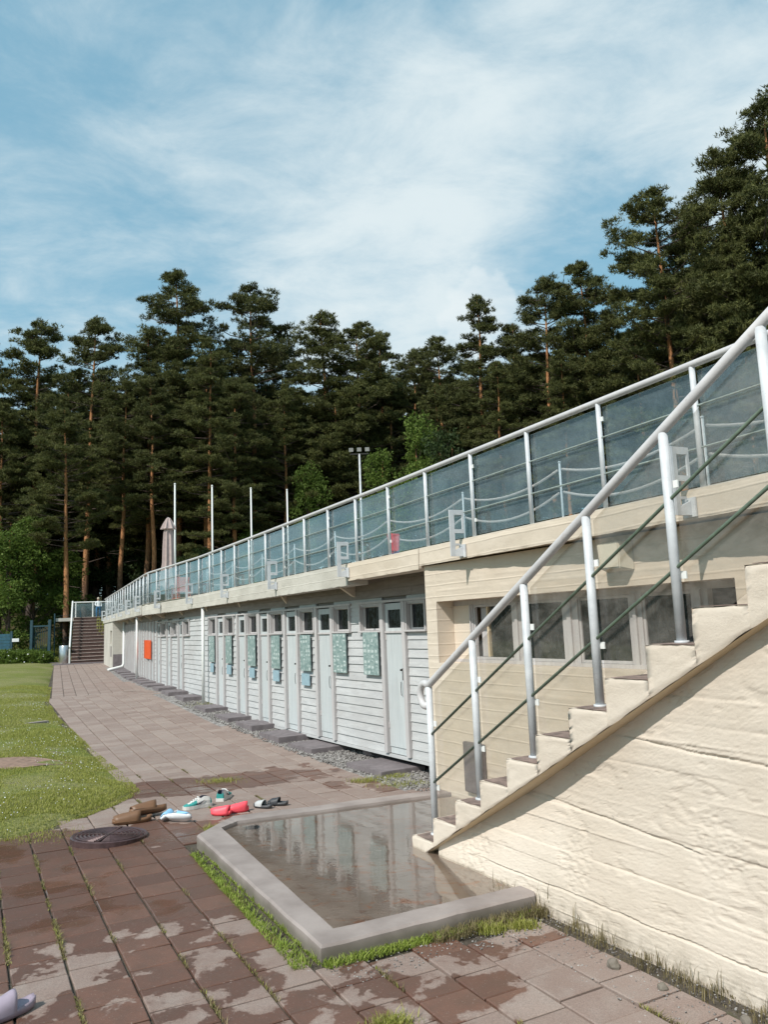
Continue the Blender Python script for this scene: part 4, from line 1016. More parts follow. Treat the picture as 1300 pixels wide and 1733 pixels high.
# ------------------------------------------------------------------ stanchions and ropes on the terrace
stm = MB().tube([(0, 0, 0), (0, 0, .8)], .011, 10).lathe((0, 0, 0), [(.11, 0), (.11, .012), (.02, .02)], 16).lathe((0, 0, .8), [(.014, 0), (.016, .012), (.004, .02)], 10).mesh('rope_post', M_galv, True)
ss_l = [-.86, .94, 2.74, 4.57, 6.55, 8.5, 10.4, 12.3, 14.2, 16.1]
for i, s in enumerate(ss_l):
    o = link('rope_post', stm); o.location = SP(s, -1.2, ZS - .012); tag(o, 'slim metal rope post on the terrace, %s counted from the stairs' % ord_[i], 'post', 'rope posts along the terrace')
for i in range(len(ss_l) - 1):
    a = SP(ss_l[i], -1.2, 0); b = SP(ss_l[i + 1], -1.2, 0)
    for j, (h, sag) in enumerate(((.73, .13), (.50, .16))):
        pts = []
        for t in np.linspace(.02, .98, 26): p = a.lerp(b, t); p.z = ZS + h - sag * (1 - (2 * t - 1) ** 2); pts.append(p)
        rs = [.012 + .0015 * (q % 2) for q in range(26)]
        tag(MB().tube(pts, rs, 8).build('barrier_rope', M_rope, None, True), '%s sagging rope between the %s and %s rope posts' % (('upper', 'lower')[j], ord_[i], ord_[i + 1]), 'rope', 'barrier ropes along the terrace')

# ------------------------------------------------------------------ flagpoles, floodlight, parasol, terrace people
for i, (x, y, top) in enumerate(((-8.15, 29.9, 7.5), (-6.85, 30.6, 7.5), (-5.45, 31.5, 7.5), (-4.05, 32.2, 7.5))):
    m_ = MB().tube([(0, 0, 0), (0, 0, top - ZS)], [.045, .03], 10).lathe((0, 0, top - ZS), [(.03, 0), (.045, .03), (.02, .07)], 10)
    o = m_.build('flagpole', M_white, None, True); o.location = (x, y, ZS - .1)
    tag(o, 'bare white flagpole %s' % ('beside the closed parasol', 'second from the parasol', 'third from the parasol', 'farthest from the parasol, nearest the floodlights')[i], 'flagpole', 'row of white flagpoles')
fl = thing('floodlight_mast', 'slim mast with three floodlights against the pines', 'floodlight', (-1.0, 34, 2.2))
MB().tube([(0, 0, 0), (0, 0, 7.05)], [.07, .04], 10).build('pole', M_galv, fl, True)
MB().box((0, 0, 7.05), (1, 0, 0), (0, 1, 0), UP, .42, .03, .03).build('crossarm', M_iron, fl)
for dx in (-.36, 0, .36):
    MB().box((dx, -.06, 7.24), (1, 0, 0), (0, .9, .25), (0, -.25, .9), 0.10, .05, .085).build('lamp_head', M_steel, fl, False, .01)
ps_ = thing('closed_parasol', 'closed faded pink parasol standing behind the terrace railing', 'parasol', (-6.75, 24.0, ZS))
MB().tube([(0, 0, 0), (0, 0, 2.8)], .025, 8).build('pole', M_white, ps_, True)
bm = bmesh.new(); prof = [(.30, .62), (.24, .75), (.20, 1.0), (.15, 1.4), (.14, 1.9), (.12, 2.3), (.10, 2.42), (.20, 2.44), (.13, 2.62), (.05, 2.78), (.01, 2.8)]; n = 24; rings = []
for i, (r, z) in enumerate(prof): rings.append([bm.verts.new((r * (1 + .28 * math.cos(k * math.pi * 2 / 3 * 1.0 * 1)) * math.cos(2 * math.pi * k / n), r * (1 + .28 * math.cos(k * math.pi * 2 / 3)) * math.sin(2 * math.pi * k / n), z + (.07 * math.sin(k * 1.3) if i == 0 else 0))) for k in range(n)])
for i in range(len(rings) - 1):
    for k in range(n): bm.faces.new((rings[i][k], rings[i][(k + 1) % n], rings[i + 1][(k + 1) % n], rings[i + 1][k]))
me = bpy.data.meshes.new('canopy'); bm.to_mesh(me); bm.free(); me.materials.append(M_parasol); link('canopy', me, ps_)
# red items on the terrace
q = SP(21.6, -1.4); tag(MB().box((q.x, q.y, ZS + .55), (1, .2, 0), (-.2, 1, 0), UP, .13, .03, .5).build('red_banner', M_red, None, False, .004), 'upright red board behind the far railing near the parasol', 'board')
def chair(x, y, rz, mat, label):
    t = thing('plastic_chair', label, 'chair', (x, y, ZS - .01), None, rz)
    MB().box((0, 0, .42), (1, 0, 0), (0, 1, 0), UP, .22, .22, .012).build('seat', mat, t, False, .005); MB().box((0, .22, .65), (1, 0, 0), (0, .96, .2), (0, -.2, .96), .21, .012, .2).build('backrest', mat, t, False, .005)
    for sx in (-1, 1):
        for sy in (-1, 1): MB().tube([(sx * .2, sy * .2, 0), (sx * .18, sy * .18, .41)], .014, 8).build('leg', mat, t)
q = SP(19.6, -1.3); chair(q.x, q.y, .4, M_red, 'red chair behind the railing below the closed parasol')
# lifebuoy board with red vest seen through the panels
q = SP(6.05, -1.0)
lj_ = 1; lj = thing('rescue_vest', 'red rescue vest with dark blue strap hanging on a rope post behind acrylic', 'vest', (q.x, q.y, ZS))
MB().hexa([Vector((-.10, -.04, .28)), Vector((.12, -.04, .26)), Vector((.12, .05, .26)), Vector((-.10, .05, .28)), Vector((-.14, -.03, .60)), Vector((.15, -.03, .58)), Vector((.15, .03, .58)), Vector((-.14, .03, .60))]).build('front', simple('red_fabric', (.62, .03, .04), .7, .2, 14, 0, .3), lj, False, .02)
MB().hexa([Vector((-.09, -.05, .08)), Vector((0.0, -.05, .06)), Vector((0.0, .03, .06)), Vector((-.09, .03, .08)), Vector((-.09, -.04, .27)), Vector((.02, -.04, .26)), Vector((.02, .02, .26)), Vector((-.09, .02, .27))]).build('flap', simple('red_fabric_worn', (.55, .04, .06), .7, .2, 14, 0, .3), lj, False, .015)
lj.scale = (.62, .7, .8)
MB().box((.04, -.045, .24), (1, 0, .3), (0, 1, 0), (-.3, 0, 1), .09, .008, .03).build('strap', simple('navy_strap', (.03, .035, .12), .7), lj)

# people --------------------------------------------------------------------
def figure(name, label, loc, rz, joints, edges, radii, skin, cloth_cut, hair, top, bottom):
    me = bpy.data.meshes.new('body'); me.from_pydata(joints, edges, []); o = bpy.data.objects.new(name, me); COL.objects.link(o); o.location = loc; o.rotation_euler.z = rz
    md = o.modifiers.new('skin', 'SKIN'); sv = me.skin_vertices[0].data
    for i, r in enumerate(radii): sv[i].radius = r if isinstance(r, tuple) else (r, r)
    sv[0].use_root = True; o.modifiers.new('sub', 'SUBSURF').levels = 2; o.modifiers['sub'].render_levels = 2
    m = Mat('clothed_body', .8); z = m.n('ShaderNodeSeparateXYZ', {'Vector': m.n('ShaderNodeTexCoord').outputs['Object']}).outputs[2]
    c = m.mix(m.math('GREATER_THAN', z, cloth_cut[0]), bottom, top); c = m.mix(m.math('GREATER_THAN', z, cloth_cut[1]), c, skin); m.set('Base Color', c); me.materials.append(m.m)
    tag(o, label, 'person'); return o
def hair_cap(parent, c, r, col):
    bm = bmesh.new(); bmesh.ops.create_icosphere(bm, subdivisions=3, radius=1)
    for v in list(bm.verts): v.co = Vector((v.co.x * r * .86, v.co.y * r, v.co.z * r * 1.05))
    bmesh.ops.delete(bm, geom=[v for v in bm.verts if v.co.z < -.1 * r and v.co.y < .2 * r], context='VERTS')
    me = bpy.data.meshes.new('hair'); bm.to_mesh(me); bm.free(); me.materials.append(simple('hair_colour', col, .7)); o = link('hair', me, parent); o.location = c
# child at the head of the far stairs, leaning on the post
J = [(0, 0, .50), (0, .01, .62), (0, .02, .74), (0, .01, .80), (0, -.01, .87), (0, -.015, .93), (-.07, 0, .48), (-.075, -.03, .27), (-.08, .0, .04), (-.085, -.08, .02), (.07, 0, .48), (.08, .02, .27), (.085, .06, .04), (.09, -.02, .02), (-.12, .02, .73), (-.15, -.06, .60), (-.08, -.15, .56), (.12, .02, .73), (.15, .02, .60), (.14, -.04, .48)]
Ed = [(0, 1), (1, 2), (2, 3), (3, 4), (4, 5), (0, 6), (6, 7), (7, 8), (8, 9), (0, 10), (10, 11), (11, 12), (12, 13), (2, 14), (14, 15), (15, 16), (2, 17), (17, 18), (18, 19)]
Rr = [(.085, .06), (.075, .055), (.085, .055), .03, .062, .055, .058, .042, .028, .026, .058, .042, .028, .026, .034, .026, .02, .034, .026, .02]
ch = figure('person', 'child in a white shirt and blue trousers at the head of the far stairs', (-14.55, 39.2, 2.61), R(20), J, Ed, Rr, (.5, .33, .25), (.52, .79), None, (.72, .74, .76), (.05, .16, .30))
hair_cap(ch, (0, .0, .905), .07, (.55, .48, .38))
J = [(0, 0, .50), (0, .02, .65), (0, .03, .85), (0, .02, .94), (0, -.01, 1.02), (0, -.02, 1.12), (-.09, -.05, .50), (-.10, -.42, .50), (-.10, -.46, .06), (-.10, -.58, .03), (.09, -.05, .50), (.10, -.42, .50), (.10, -.46, .06), (.10, -.58, .03), (-.17, .02, .84), (-.2, -.12, .66), (-.08, -.30, .66), (.17, .02, .84), (.2, -.12, .66), (.08, -.3, .66)]
Rr = [(.12, .09), (.11, .085), (.13, .085), .045, .08, .07, .08, .065, .045, .035, .08, .065, .045, .035, .05, .038, .03, .05, .038, .03]
q = SP(16.9, -1.5)
pe = figure('person', 'person in dark clothes seated behind the acrylic panels beside the flagpole', (q.x, q.y, ZS - .02), R(-40), J, Ed, Rr, (.5, .28, .2), (.5, .93), None, (.05, .05, .06), (.06, .05, .06)); hair_cap(pe, (0, .0, 1.08), .09, (.12, .07, .04))
MB().box((q.x, q.y + .05, ZS + .43), (1, 0, 0), (0, 1, 0), UP, .3, .22, .02).build('bench', M_step, None)
bpy.data.objects['bench']['label'] = 'low dark bench under the seated person'; bpy.data.objects['bench']['category'] = 'bench'

# ------------------------------------------------------------------ far staircase
fs = thing('far_staircase', 'straight flight of dark brown steps at the end of the path', 'staircase')
s0 = Vector((-13.72, 35.9, .46)); fu = Vector((-.352, .936, 0)).normalized(); fn = Vector((fu.y, -fu.x, 0)); W_ = .76
NR = 14; rr_ = (2.62 - .46) / NR; rn_ = .27
for i in range(NR):
    c0 = s0 + fu * (rn_ * i); z1 = .46 + rr_ * (i + 1); m_ = MB()
    a = c0 - fn * W_; b = c0 + fn * W_; d = fu * (rn_ + .3)
    m_.hexa([Vector((a.x, a.y, z1 - rr_ - .02)), Vector((b.x, b.y, z1 - rr_ - .02)), Vector((b.x + d.x, b.y + d.y, z1 - rr_ - .02)), Vector((a.x + d.x, a.y + d.y, z1 - rr_ - .02)), Vector((a.x, a.y, z1 - .025)), Vector((b.x, b.y, z1 - .025)), Vector((b.x + d.x, b.y + d.y, z1 - .025)), Vector((a.x + d.x, a.y + d.y, z1 - .025))])
    st_ = m_.build('step', M_step, fs)
    n_ = MB(); a2 = a - fu * .02; b2 = b - fu * .02
    n_.hexa([Vector((*p.xy, z)) for z in (z1 - .026, z1) for p in (a2, b2, b2 + d, a2 + d)]); n_.build('nosing', M_stepedge, st_)
pl_ = s0 + fu * (rn_ * NR + 1.2)
MB().box(Vector((*pl_.xy, 2.53)), fn, fu, UP, 1.6, 1.1, .08).build('landing', M_whitec, fs)
MB().box(s0 - fu * .35 + Vector((-.2, 0, -.02)), fn, fu, UP, 1.35, .33, .05).build('foot_slab', M_slab, fs)
fr2 = thing('far_stair_railing', 'white railing with acrylic panel at the head of the far stairs', 'railing')
lp = s0 - fn * (W_ + .06)
MB().tube([lp + UP * 0, Vector((lp.x, lp.y, 1.15)) + fu * .0], .04, 8).build('post', M_white, fr2)
tp = lp + fu * (rn_ * NR); 
MB().tube([Vector((lp.x, lp.y, 1.2)), Vector((tp.x, tp.y, 3.42))], .04, 8).build('handrail', M_white, fr2)
MB().tube([Vector((tp.x, tp.y, 2.6)), Vector((tp.x, tp.y, 3.43))], .035, 8).build('post', M_white, fr2)
for k in (.12, .95, 1.75):
    b_ = tp + fn * k + fu * 1.5; MB().tube([Vector((b_.x, b_.y, 2.6)), Vector((b_.x, b_.y, 3.42))], .028, 8).build('post', M_white, fr2)
a_ = tp + fu * 1.5; b_ = a_ + fn * 1.85
MB().tube([Vector((a_.x, a_.y, 3.43)), Vector((b_.x, b_.y, 3.43))], .03, 8).build('handrail', M_white, fr2)
MB().box(Vector((*((a_ + b_) / 2).xy, 3.0)), fn, fu, UP, .9, .004, .36).build('panel', M_plexi, fr2)

# bin, fence, gate, hedge
bn = thing('litter_bin', 'round brushed steel litter bin at the foot of the far stairs', 'bin', (-14.95, 36.2, .45))
MB().lathe((0, 0, 0), [(.24, 0), (.25, .02), (.25, .82), (.235, .84), (.2, .84)], 28).build('shell', M_steel, bn, True); MB().lathe((0, 0, .842), [(.20, 0), (.16, .01), (.16, .02)], 24).build('lid', M_iron, bn)
gate = thing('garden_gate', 'dark teal steel gate frame left of the far stairs', 'gate', (0, 0, 0))
ga, gb = Vector((-17.6, 38.6, .5)), Vector((-16.75, 38.7, .5))
for p in (ga, gb):
    MB().box(p + UP * 1.0, (1, .1, 0), (-.1, 1, 0), UP, .06, .06, 1.05).build('post', M_blue, gate)
MB().box((ga + gb) / 2 + UP * 1.75, (1, .1, 0), (-.1, 1, 0), UP, .42, .035, .035).build('lintel', M_blue, gate)
for i in range(9):
    p = ga.lerp(gb, (i + 1) / 10); MB().tube([p + UP * .1, p + UP * 1.72], .012, 6).build('bar', M_blue, gate)
bp_ = thing('blue_fence_panel', 'blue boarded fence panel with a small white sign, at the left edge', 'fence')
for i in range(9): MB().box(Vector((-19.2, 37.9, .62 + i * .155)), (1, .1, 0), (-.1, 1, 0), UP, .85, .02, .072).build('board', M_bluep, bp_)
MB().box(Vector((-18.28, 37.98, 1.2)), (1, .1, 0), (-.1, 1, 0), UP, .05, .05, .85).build('post', M_blue, bp_)
tag(MB().box(Vector((-18.05, 37.9, 1.62)), (1, .1, 0), (-.1, 1, 0), UP, .16, .01, .08).build('white_sign', M_white, None), 'small white sign between the blue fence panel and the gate', 'sign')
mf = thing('mesh_fence', 'thin dark wire fence on steel posts between the gate and the far stairs', 'fence')
fx = [Vector((-16.6, 38.9, .6)), Vector((-15.95, 40.5, .7)), Vector((-15.3, 41.8, .8))]
for p in fx: MB().tube([p, p + UP * 2.25], .035, 8).build('post', M_blue, mf)
m_ = MB()
for a, b in zip(fx[:-1], fx[1:]):
    for i in range(8): m_.tube([a + UP * (.15 + i * .28), b + UP * (.15 + i * .28)], .006, 4)
m_.build('wire', M_blue, mf)
kb = MB()
for i in range(6): kb.box(Vector((-16.9 + i * .42, 36.75 - i * .07, .47)), (1, -.1, 0), (.1, 1, 0), UP, .2, .1, .05)
kb.build('kerb', M_slab, None, kind='structure')
# concrete strip and bare patch in the lawn, second manhole
def strip(pts, wd, mat, name, lift=.02, thick=.05):
    m_ = MB()
    for a, b in zip(pts[:-1], pts[1:]):
        a = Vector(a); b = Vector(b); d = (b - a).normalized(); n_ = Vector((-d.y, d.x, 0)) * wd
        P = [a - n_, b - n_, b + n_, a + n_]; m_.hexa([Vector((p.x, p.y, p.z - thick)) for p in P] + [Vector((p.x, p.y, p.z + lift)) for p in P])
    return m_.build(name, mat, None, kind='structure')
strip([(-10.5, 12.3, .24), (-8.4, 12.9, .22), (-6.75, 13.5, .20), (-6.2, 14.3, .19)], .055, M_rim, 'kerb_strip', .03)
def manhole(x, y, z, r, tilt, label):
    t = thing('manhole_cover', label, 'manhole', (x, y, z), 'round cast iron manhole covers'); t.rotation_euler = tilt
    m_ = MB().lathe((0, 0, 0), [(r, -.04), (r, .012), (r * .97, .02), (r * .93, .012), (.001, .012)], 40); m_.build('lid', M_mh, t)
    g_ = MB()
    for k in range(1, 9):
        rr = r * k / 9.5; off_ = r * .0
        for a0 in (0, math.pi * .5, math.pi, math.pi * 1.5):
            pts = [Vector((rr * math.cos(a), rr * math.sin(a), .016)) for a in np.linspace(a0 + .12, a0 + math.pi * .5 - .12, 7)]; g_.tube(pts, .0085, 5)
    g_.box((0, 0, .018), (1, 0, 0), (0, 1, 0), UP, r * .92, .012, .006); g_.box((0, 0, .019), (0, 1, 0), (1, 0, 0), UP, r * .92, .012, .006); g_.build('ribs', M_mh, t)
M_mh = simple('purple_brown_cast_iron', (.085, .05, .05), .38, .35, 14, .3, .3)
manhole(-2.42, 6.84, .022, .31, (R(-2.5), R(2), 0), 'raised rust-purple manhole cover beside the brown slides on wet paving')
manhole(-5.15, 10.1, G(-5, 10) + .045, .33, (0, 0, .5), 'dark manhole cover in a bare patch of the lawn at the left edge')
V = []; 
bp2 = [Vector((-4.95 + (.75 + .12 * math.sin(3 * a)) * math.cos(a), 10.25 + (.38 + .06 * math.cos(4 * a)) * math.sin(a), 0)) for a in np.linspace(0, 2 * math.pi, 24, False)]
mb = MB(); mb.add([Vector((p.x, p.y, lawn_z(p.x, p.y) + .004)) for p in bp2] + [Vector((-4.95, 10.25, lawn_z(-4.95, 10.25) + .02))], [(i, (i + 1) % 24, 24) for i in range(24)]); mb.build('bare_patch', simple('reddish_dry_earth', (.24, .155, .115), .95, .3, 14, 0, .5), None, kind='structure')

# ------------------------------------------------------------------ footwear
def slide(name, label, x, y, rz, sole_c, strap_c, L_=.25, Wd=.09, strap=(.40, .80, .065, .10), roll=0, z=.004, th=.028, group=None, ff=0):
    """strap: start, end fraction of length, height, nothing; toes at +y."""
    ms = simple(name + '_sole', sole_c, .5, .08, 20); mst = simple(name + '_strap', strap_c, .5, .08, 20)
    t = thing(name, label, 'shoe', (x, y, z), group, rz); t.rotation_euler = (0, roll, rz)
    def hw(f_): return Wd / 2 * (.62 + .38 * math.sin(min(1, f_ * 1.15) * math.pi * .62) + .02 * math.sin(f_ * 6)) * (1 if .06 < f_ < .94 else .72)
    n = 16; bm = bmesh.new(); rings = []
    for i in range(n + 1):
        f_ = i / n; w_ = hw(f_) * (math.sin(math.pi * min(1, max(.0, (f_ + .03) / 1.06))) ** .28); y_ = (f_ - .5) * L_; lift = .012 * max(0, f_ - .75) / .25 + .012 * max(0, .15 - f_) / .15; hh = th * (1 + .35 * (1 - f_))
        prof = [(-w_ * .9, lift), (-w_, lift + hh * .5), (-w_ * .98, lift + hh), (-w_ * .8, lift + hh * .86), (0, lift + hh * .8), (w_ * .8, lift + hh * .86), (w_ * .98, lift + hh), (w_, lift + hh * .5), (w_ * .9, lift)]
        rings.append([bm.verts.new((px, y_, pz_)) for px, pz_ in prof])
    for i in range(n):
        for k in range(9): bm.faces.new((rings[i][k], rings[i][(k + 1) % 9], rings[i + 1][(k + 1) % 9], rings[i + 1][k]))
    bm.faces.new(rings[0]); bm.faces.new(rings[-1][::-1]); bmesh.ops.recalc_face_normals(bm, faces=bm.faces)
    me = bpy.data.meshes.new('sole'); bm.to_mesh(me); bm.free(); me.polygons.foreach_set('use_smooth', [True] * len(me.polygons)); me.materials.append(ms); link('sole', me, t)
    f0, f1, H_, _ = strap; bm = bmesh.new(); R1 = []; R2 = []; na = 13; nl = 7
    for i in range(nl):
        f_ = f0 + (f1 - f0) * i / (nl - 1); a1 = []; a2 = []; hgt = H_ * (1 - .45 * ((i / (nl - 1))) ** 1.5); w_ = hw(f_) * 1.03
        for k in range(na):
            a = math.pi * k / (na - 1); fy = (f_ - .5) * L_ + (.018 * math.sin(a) * (1 if i > nl / 2 else -.6))
            a1.append(bm.verts.new((w_ * math.cos(a) * 1.0, fy, th * .7 + hgt * math.sin(a) ** .8))); a2.append(bm.verts.new(((w_ - .006) * math.cos(a), fy, th * .7 + (hgt - .007) * max(0, math.sin(a)) ** .8)))
        R1.append(a1); R2.append(a2)
    for i in range(nl - 1):
        for k in range(na - 1): bm.faces.new((R1[i][k], R1[i][k + 1], R1[i + 1][k + 1], R1[i + 1][k])); bm.faces.new((R2[i][k + 1], R2[i][k], R2[i + 1][k], R2[i + 1][k + 1]))
    for k in range(na - 1): bm.faces.new((R1[0][k + 1], R1[0][k], R2[0][k], R2[0][k + 1])); bm.faces.new((R1[-1][k], R1[-1][k + 1], R2[-1][k + 1], R2[-1][k]))
    bmesh.ops.recalc_face_normals(bm, faces=bm.faces); me = bpy.data.meshes.new('strap'); bm.to_mesh(me); bm.free(); me.polygons.foreach_set('use_smooth', [True] * len(me.polygons)); me.materials.append(mst); link('strap', me, t); return t
br = (.17, .085, .042)
slide('brown_slide', 'brown foam slide nearer the manhole cover, lying flat', -2.40, 7.36, R(108), br, br, .34, .125, (.30, .92, .085, .1), 0, .006, .034, 'brown foam slides')
slide('brown_slide', 'brown foam slide leaning on its twin, farther from the manhole cover', -2.31, 7.55, R(118), br, br, .34, .125, (.30, .92, .09, .1), R(32), .045, .034, 'brown foam slides')
lb = (.25, .48, .70)
slide('blue_white_slide', 'white slide with light blue strap tipped on its side', -2.06, 7.42, R(160), (.72, .72, .74), lb, .24, .09, (.45, .85, .06, .1), R(38), .03, .022, 'white and blue slides')
slide('blue_white_slide', 'white slide with blue strap lying sole outwards beside the brown slides', -1.96, 7.28, R(255), (.7, .7, .72), lb, .25, .09, (.45, .85, .06, .1), R(-55), .045, .022, 'white and blue slides')
for i, (x, y) in enumerate(((-1.62, 7.50), (-1.48, 7.62))):
    slide('coral_shoe', ('coral pink rumpled water shoe nearest the basin corner', 'coral pink water shoe behind the basin rim, right of its twin')[i], x, y, R((80, 110)[i]), (.85, .075, .10), (.88, .09, .12), .19, .085, ((.12, .95, .075, .1)), R((8, -6)[i]), .006, .025, 'coral pink water shoes')
for i, (x, y) in enumerate(((-1.27, 7.74), (-1.14, 7.83))):
    slide('black_sandal', ('black sandal with a white patterned strap half hidden behind the basin rim', 'black sandal half hidden behind the basin rim, right of its twin')[i], x, y, R((60, 75)[i]), (.05, .05, .055), ((.45, .45, .45), (.04, .04, .045))[i], .21, .085, (.45, .80, .06, .1), 0, .006, .026, 'black sandals')
slide('lilac_slide', 'glossy lilac slide lying at the bottom left corner', -1.80, 3.80, R(139), (.30, .245, .30), (.33, .27, .33), .25, .105, (.42, .80, .085, .1), 0, .008, .03)
def sneaker(label, x, y, rz):
    t = thing('sneaker', label, 'shoe', (x, y, .004), 'white and teal sneakers', rz); n = 18; L_ = .27
    prof = [(0, .036, .03, .075), (.06, .040, .03, .09), (.15, .042, .03, .10), (.28, .040, .03, .105), (.42, .040, .03, .098), (.55, .044, .03, .080), (.7, .047, .03, .062), (.85, .044, .03, .050), (.95, .034, .03, .042), (1, .018, .03, .034)]
    def ringb(f_, w_, z0, z1, op):
        y_ = (f_ - .5) * L_
        if op: return [(-w_, y_, z0), (-w_ * 1.0, y_, (z0 + z1) / 2), (-w_ * .72, y_, z1), (-w_ * .6, y_, z1 - .012), (-w_ * .5, y_, z0 + .02), (w_ * .5, y_, z0 + .02), (w_ * .6, y_, z1 - .012), (w_ * .72, y_, z1), (w_, y_, (z0 + z1) / 2), (w_, y_, z0)]
        return [(-w_, y_, z0), (-w_ * .98, y_, z0 + (z1 - z0) * .5), (-w_ * .7, y_, z0 + (z1 - z0) * .85), (-w_ * .45, y_, z0 + (z1 - z0) * .95), (-w_ * .15, y_, z1), (w_ * .15, y_, z1), (w_ * .45, y_, z0 + (z1 - z0) * .95), (w_ * .7, y_, z0 + (z1 - z0) * .85), (w_ * .98, y_, z0 + (z1 - z0) * .5), (w_, y_, z0)]
    bm = bmesh.new(); rs = [[bm.verts.new(p) for p in ringb(*q, .02 < q[0] < .40)] for q in prof]
    for i in range(len(rs) - 1):
        for k in range(9):
            f_ = bm.faces.new((rs[i][k], rs[i][k + 1], rs[i + 1][k + 1], rs[i + 1][k])); f_.material_index = 1 if (i in (0,) or i >= 5) and k in (0, 1, 2, 6, 7, 8) or i >= 7 else (2 if i < 4 and 2 <= k <= 6 else 0)
    bm.faces.new(rs[0]).material_index = 1; bm.faces.new(rs[-1][::-1]).material_index = 1; bmesh.ops.recalc_face_normals(bm, faces=bm.faces)
    me = bpy.data.meshes.new('upper'); bm.to_mesh(me); bm.free()
    for m_ in (M_snw, M_snt, M_snd): me.materials.append(m_)
    link('upper', me, t)
    so = MB(); po = [Vector(((w_ + .004) * sx, (f_ - .5) * (L_ + .01), 0)) for sx, it in ((-1, prof), (1, prof[::-1])) for f_, w_, _, _ in it]; so.prism(po, (0, 0, .032)); so.build('sole', M_snw, t)
    la = MB()
    for i in range(4): la.box((0, -.01 + i * .022, .098 - i * .011), (1, 0, 0), (0, 1, -.4), (0, .4, 1), .022, .004, .003)
    la.build('laces', M_white, t); sw = MB()
    for sx in (-1, 1):
        P = [Vector((sx * .0405, .03, .045)), Vector((sx * .043, -.01, .050)), Vector((sx * .043, -.065, .075)), Vector((sx * .043, -.02, .042)), Vector((sx * .042, .02, .036))]; sw.prism([p * 1.0 for p in P], (sx * .004, 0, 0))
    sw.build('side_mark', M_snd, t)
M_snw = simple('sneaker_white', (.62, .60, .57), .6, .1, 20); M_snt = simple('sneaker_teal', (.03, .26, .24), .6, .1, 20); M_snd = simple('sneaker_navy', (.02, .025, .05), .6, .1, 20)
sneaker('white sneaker with teal toe and dark side mark, laced, beside the blue slides', -1.93, 7.86, R(125)); sneaker('teal and white sneaker seen from its heel, farthest from the camera', -1.74, 8.22, R(-8))
# loose stones by the wall
for i, (t_, d_, sz) in enumerate(((2.18, 2.86, .032), (2.46, 2.88, .022), (2.86, 2.93, .024), (1.0, 2.93, .02))):
    bm = bmesh.new(); bmesh.ops.create_icosphere(bm, subdivisions=2, radius=sz)
    for v in bm.verts: v.co *= 1 + .4 * mn.noise(v.co * 40 + Vector((i * 3, 0, 0)))
    me = bpy.data.meshes.new('stone'); bm.to_mesh(me); bm.free(); me.materials.append(M_rim); o = link('stone', me); o.location = CP(t_, d_, sz * .6)
    tag(o, ('pale loose stone, the largest, on the pavers by the stair wall', 'small pale stone by the stair wall, just right of the largest', 'small white stone by the stair wall nearest the camera', 'small stone beside the basin end at the stair wall')[i], 'stone', 'loose stones along the stair wall')

# ------------------------------------------------------------------ grass
def blades(n, posf, hgt, wid, lean, mat, name, seg=2, label=None):
    V = np.zeros((n, 5, 3), np.float32); rv = nr.random(n)
    P = np.array([posf() for _ in range(n)]); a = nr.uniform(0, 2 * math.pi, n); h = hgt * nr.uniform(.45, 1.25, n) * (P[:, 3] if P.shape[1] > 3 else 1); l = lean * nr.uniform(.2, 1.3, n) * h; w_ = wid * nr.uniform(.6, 1.3, n)
    dx, dy = np.cos(a), np.sin(a); sx, sy = -dy * w_ / 2, dx * w_ / 2
    V[:, 0] = np.stack([P[:, 0] - sx, P[:, 1] - sy, P[:, 2]], 1); V[:, 1] = np.stack([P[:, 0] + sx, P[:, 1] + sy, P[:, 2]], 1)
    mx, my, mz = P[:, 0] + dx * l * .35, P[:, 1] + dy * l * .35, P[:, 2] + h * .6
    V[:, 2] = np.stack([mx + sx * .8, my + sy * .8, mz], 1); V[:, 3] = np.stack([mx - sx * .8, my - sy * .8, mz], 1); V[:, 4] = np.stack([P[:, 0] + dx * l, P[:, 1] + dy * l, P[:, 2] + h * .95], 1)
    b = np.arange(n)[:, None] * 5; F = np.concatenate([b + [0, 1, 2], b + [0, 2, 3], b + [3, 2, 4]], 1).reshape(-1, 3)
    me = npmesh(name, V.reshape(-1, 3), F, mat, 3); at = me.attributes.new('rnd', 'FLOAT', 'FACE'); at.data.foreach_set('value', np.repeat(rv, 3)); 
    return link(name, me, None, kind='stuff')
def lawnpos():
    while True:
        y = 5.5 + (nr.random() ** 1.6) * 16; lx = left_x(y); x = lx + .06 - nr.random() ** 1.3 * min(7, y * .62 + lx + .5 + .5)
        if x < -y * .53 - .4: continue
        if ((x + 4.95) / .7) ** 2 + ((y - 10.25) / .36) ** 2 < 1: continue
        cl = mn.noise(Vector((x * 1.1, y * 1.1, 0))); 
        if cl < -.12 and nr.random() < .8: continue
        return (x, y, lawn_z(x, y) if x < lx - .03 else G(x, y), .75 + .9 * max(0, cl + .1) + .00)
blades(90000, lawnpos, .028, .006, .7, M_blade, 'grass')
def clover():
    while True:
        y = 6.5 + nr.random() * 12; lx = left_x(y); x = lx - nr.random() ** 1.2 * 4.5
        if x < -y * .53: continue
        if mn.noise(Vector((x * .9 + 5, y * .9, 3))) < .0: continue
        return x, y, lawn_z(x, y) + .03
fl_v = []; fl_f = []
for i in range(420):
    x, y, z = clover(); r_ = nr.uniform(.004, .008); k = len(fl_v); fl_v += [(x - r_, y, z), (x, y - r_, z), (x + r_, y, z), (x, y + r_, z), (x, y, z + r_), (x, y, z - r_)]; fl_f += [(k, k + 1, k + 4), (k + 1, k + 2, k + 4), (k + 2, k + 3, k + 4), (k + 3, k, k + 4), (k + 1, k, k + 5), (k + 2, k + 1, k + 5), (k + 3, k + 2, k + 5), (k, k + 3, k + 5)]
link('clover_flowers', npmesh('clover_flowers', fl_v, fl_f, M_white, 3), None, kind='stuff')
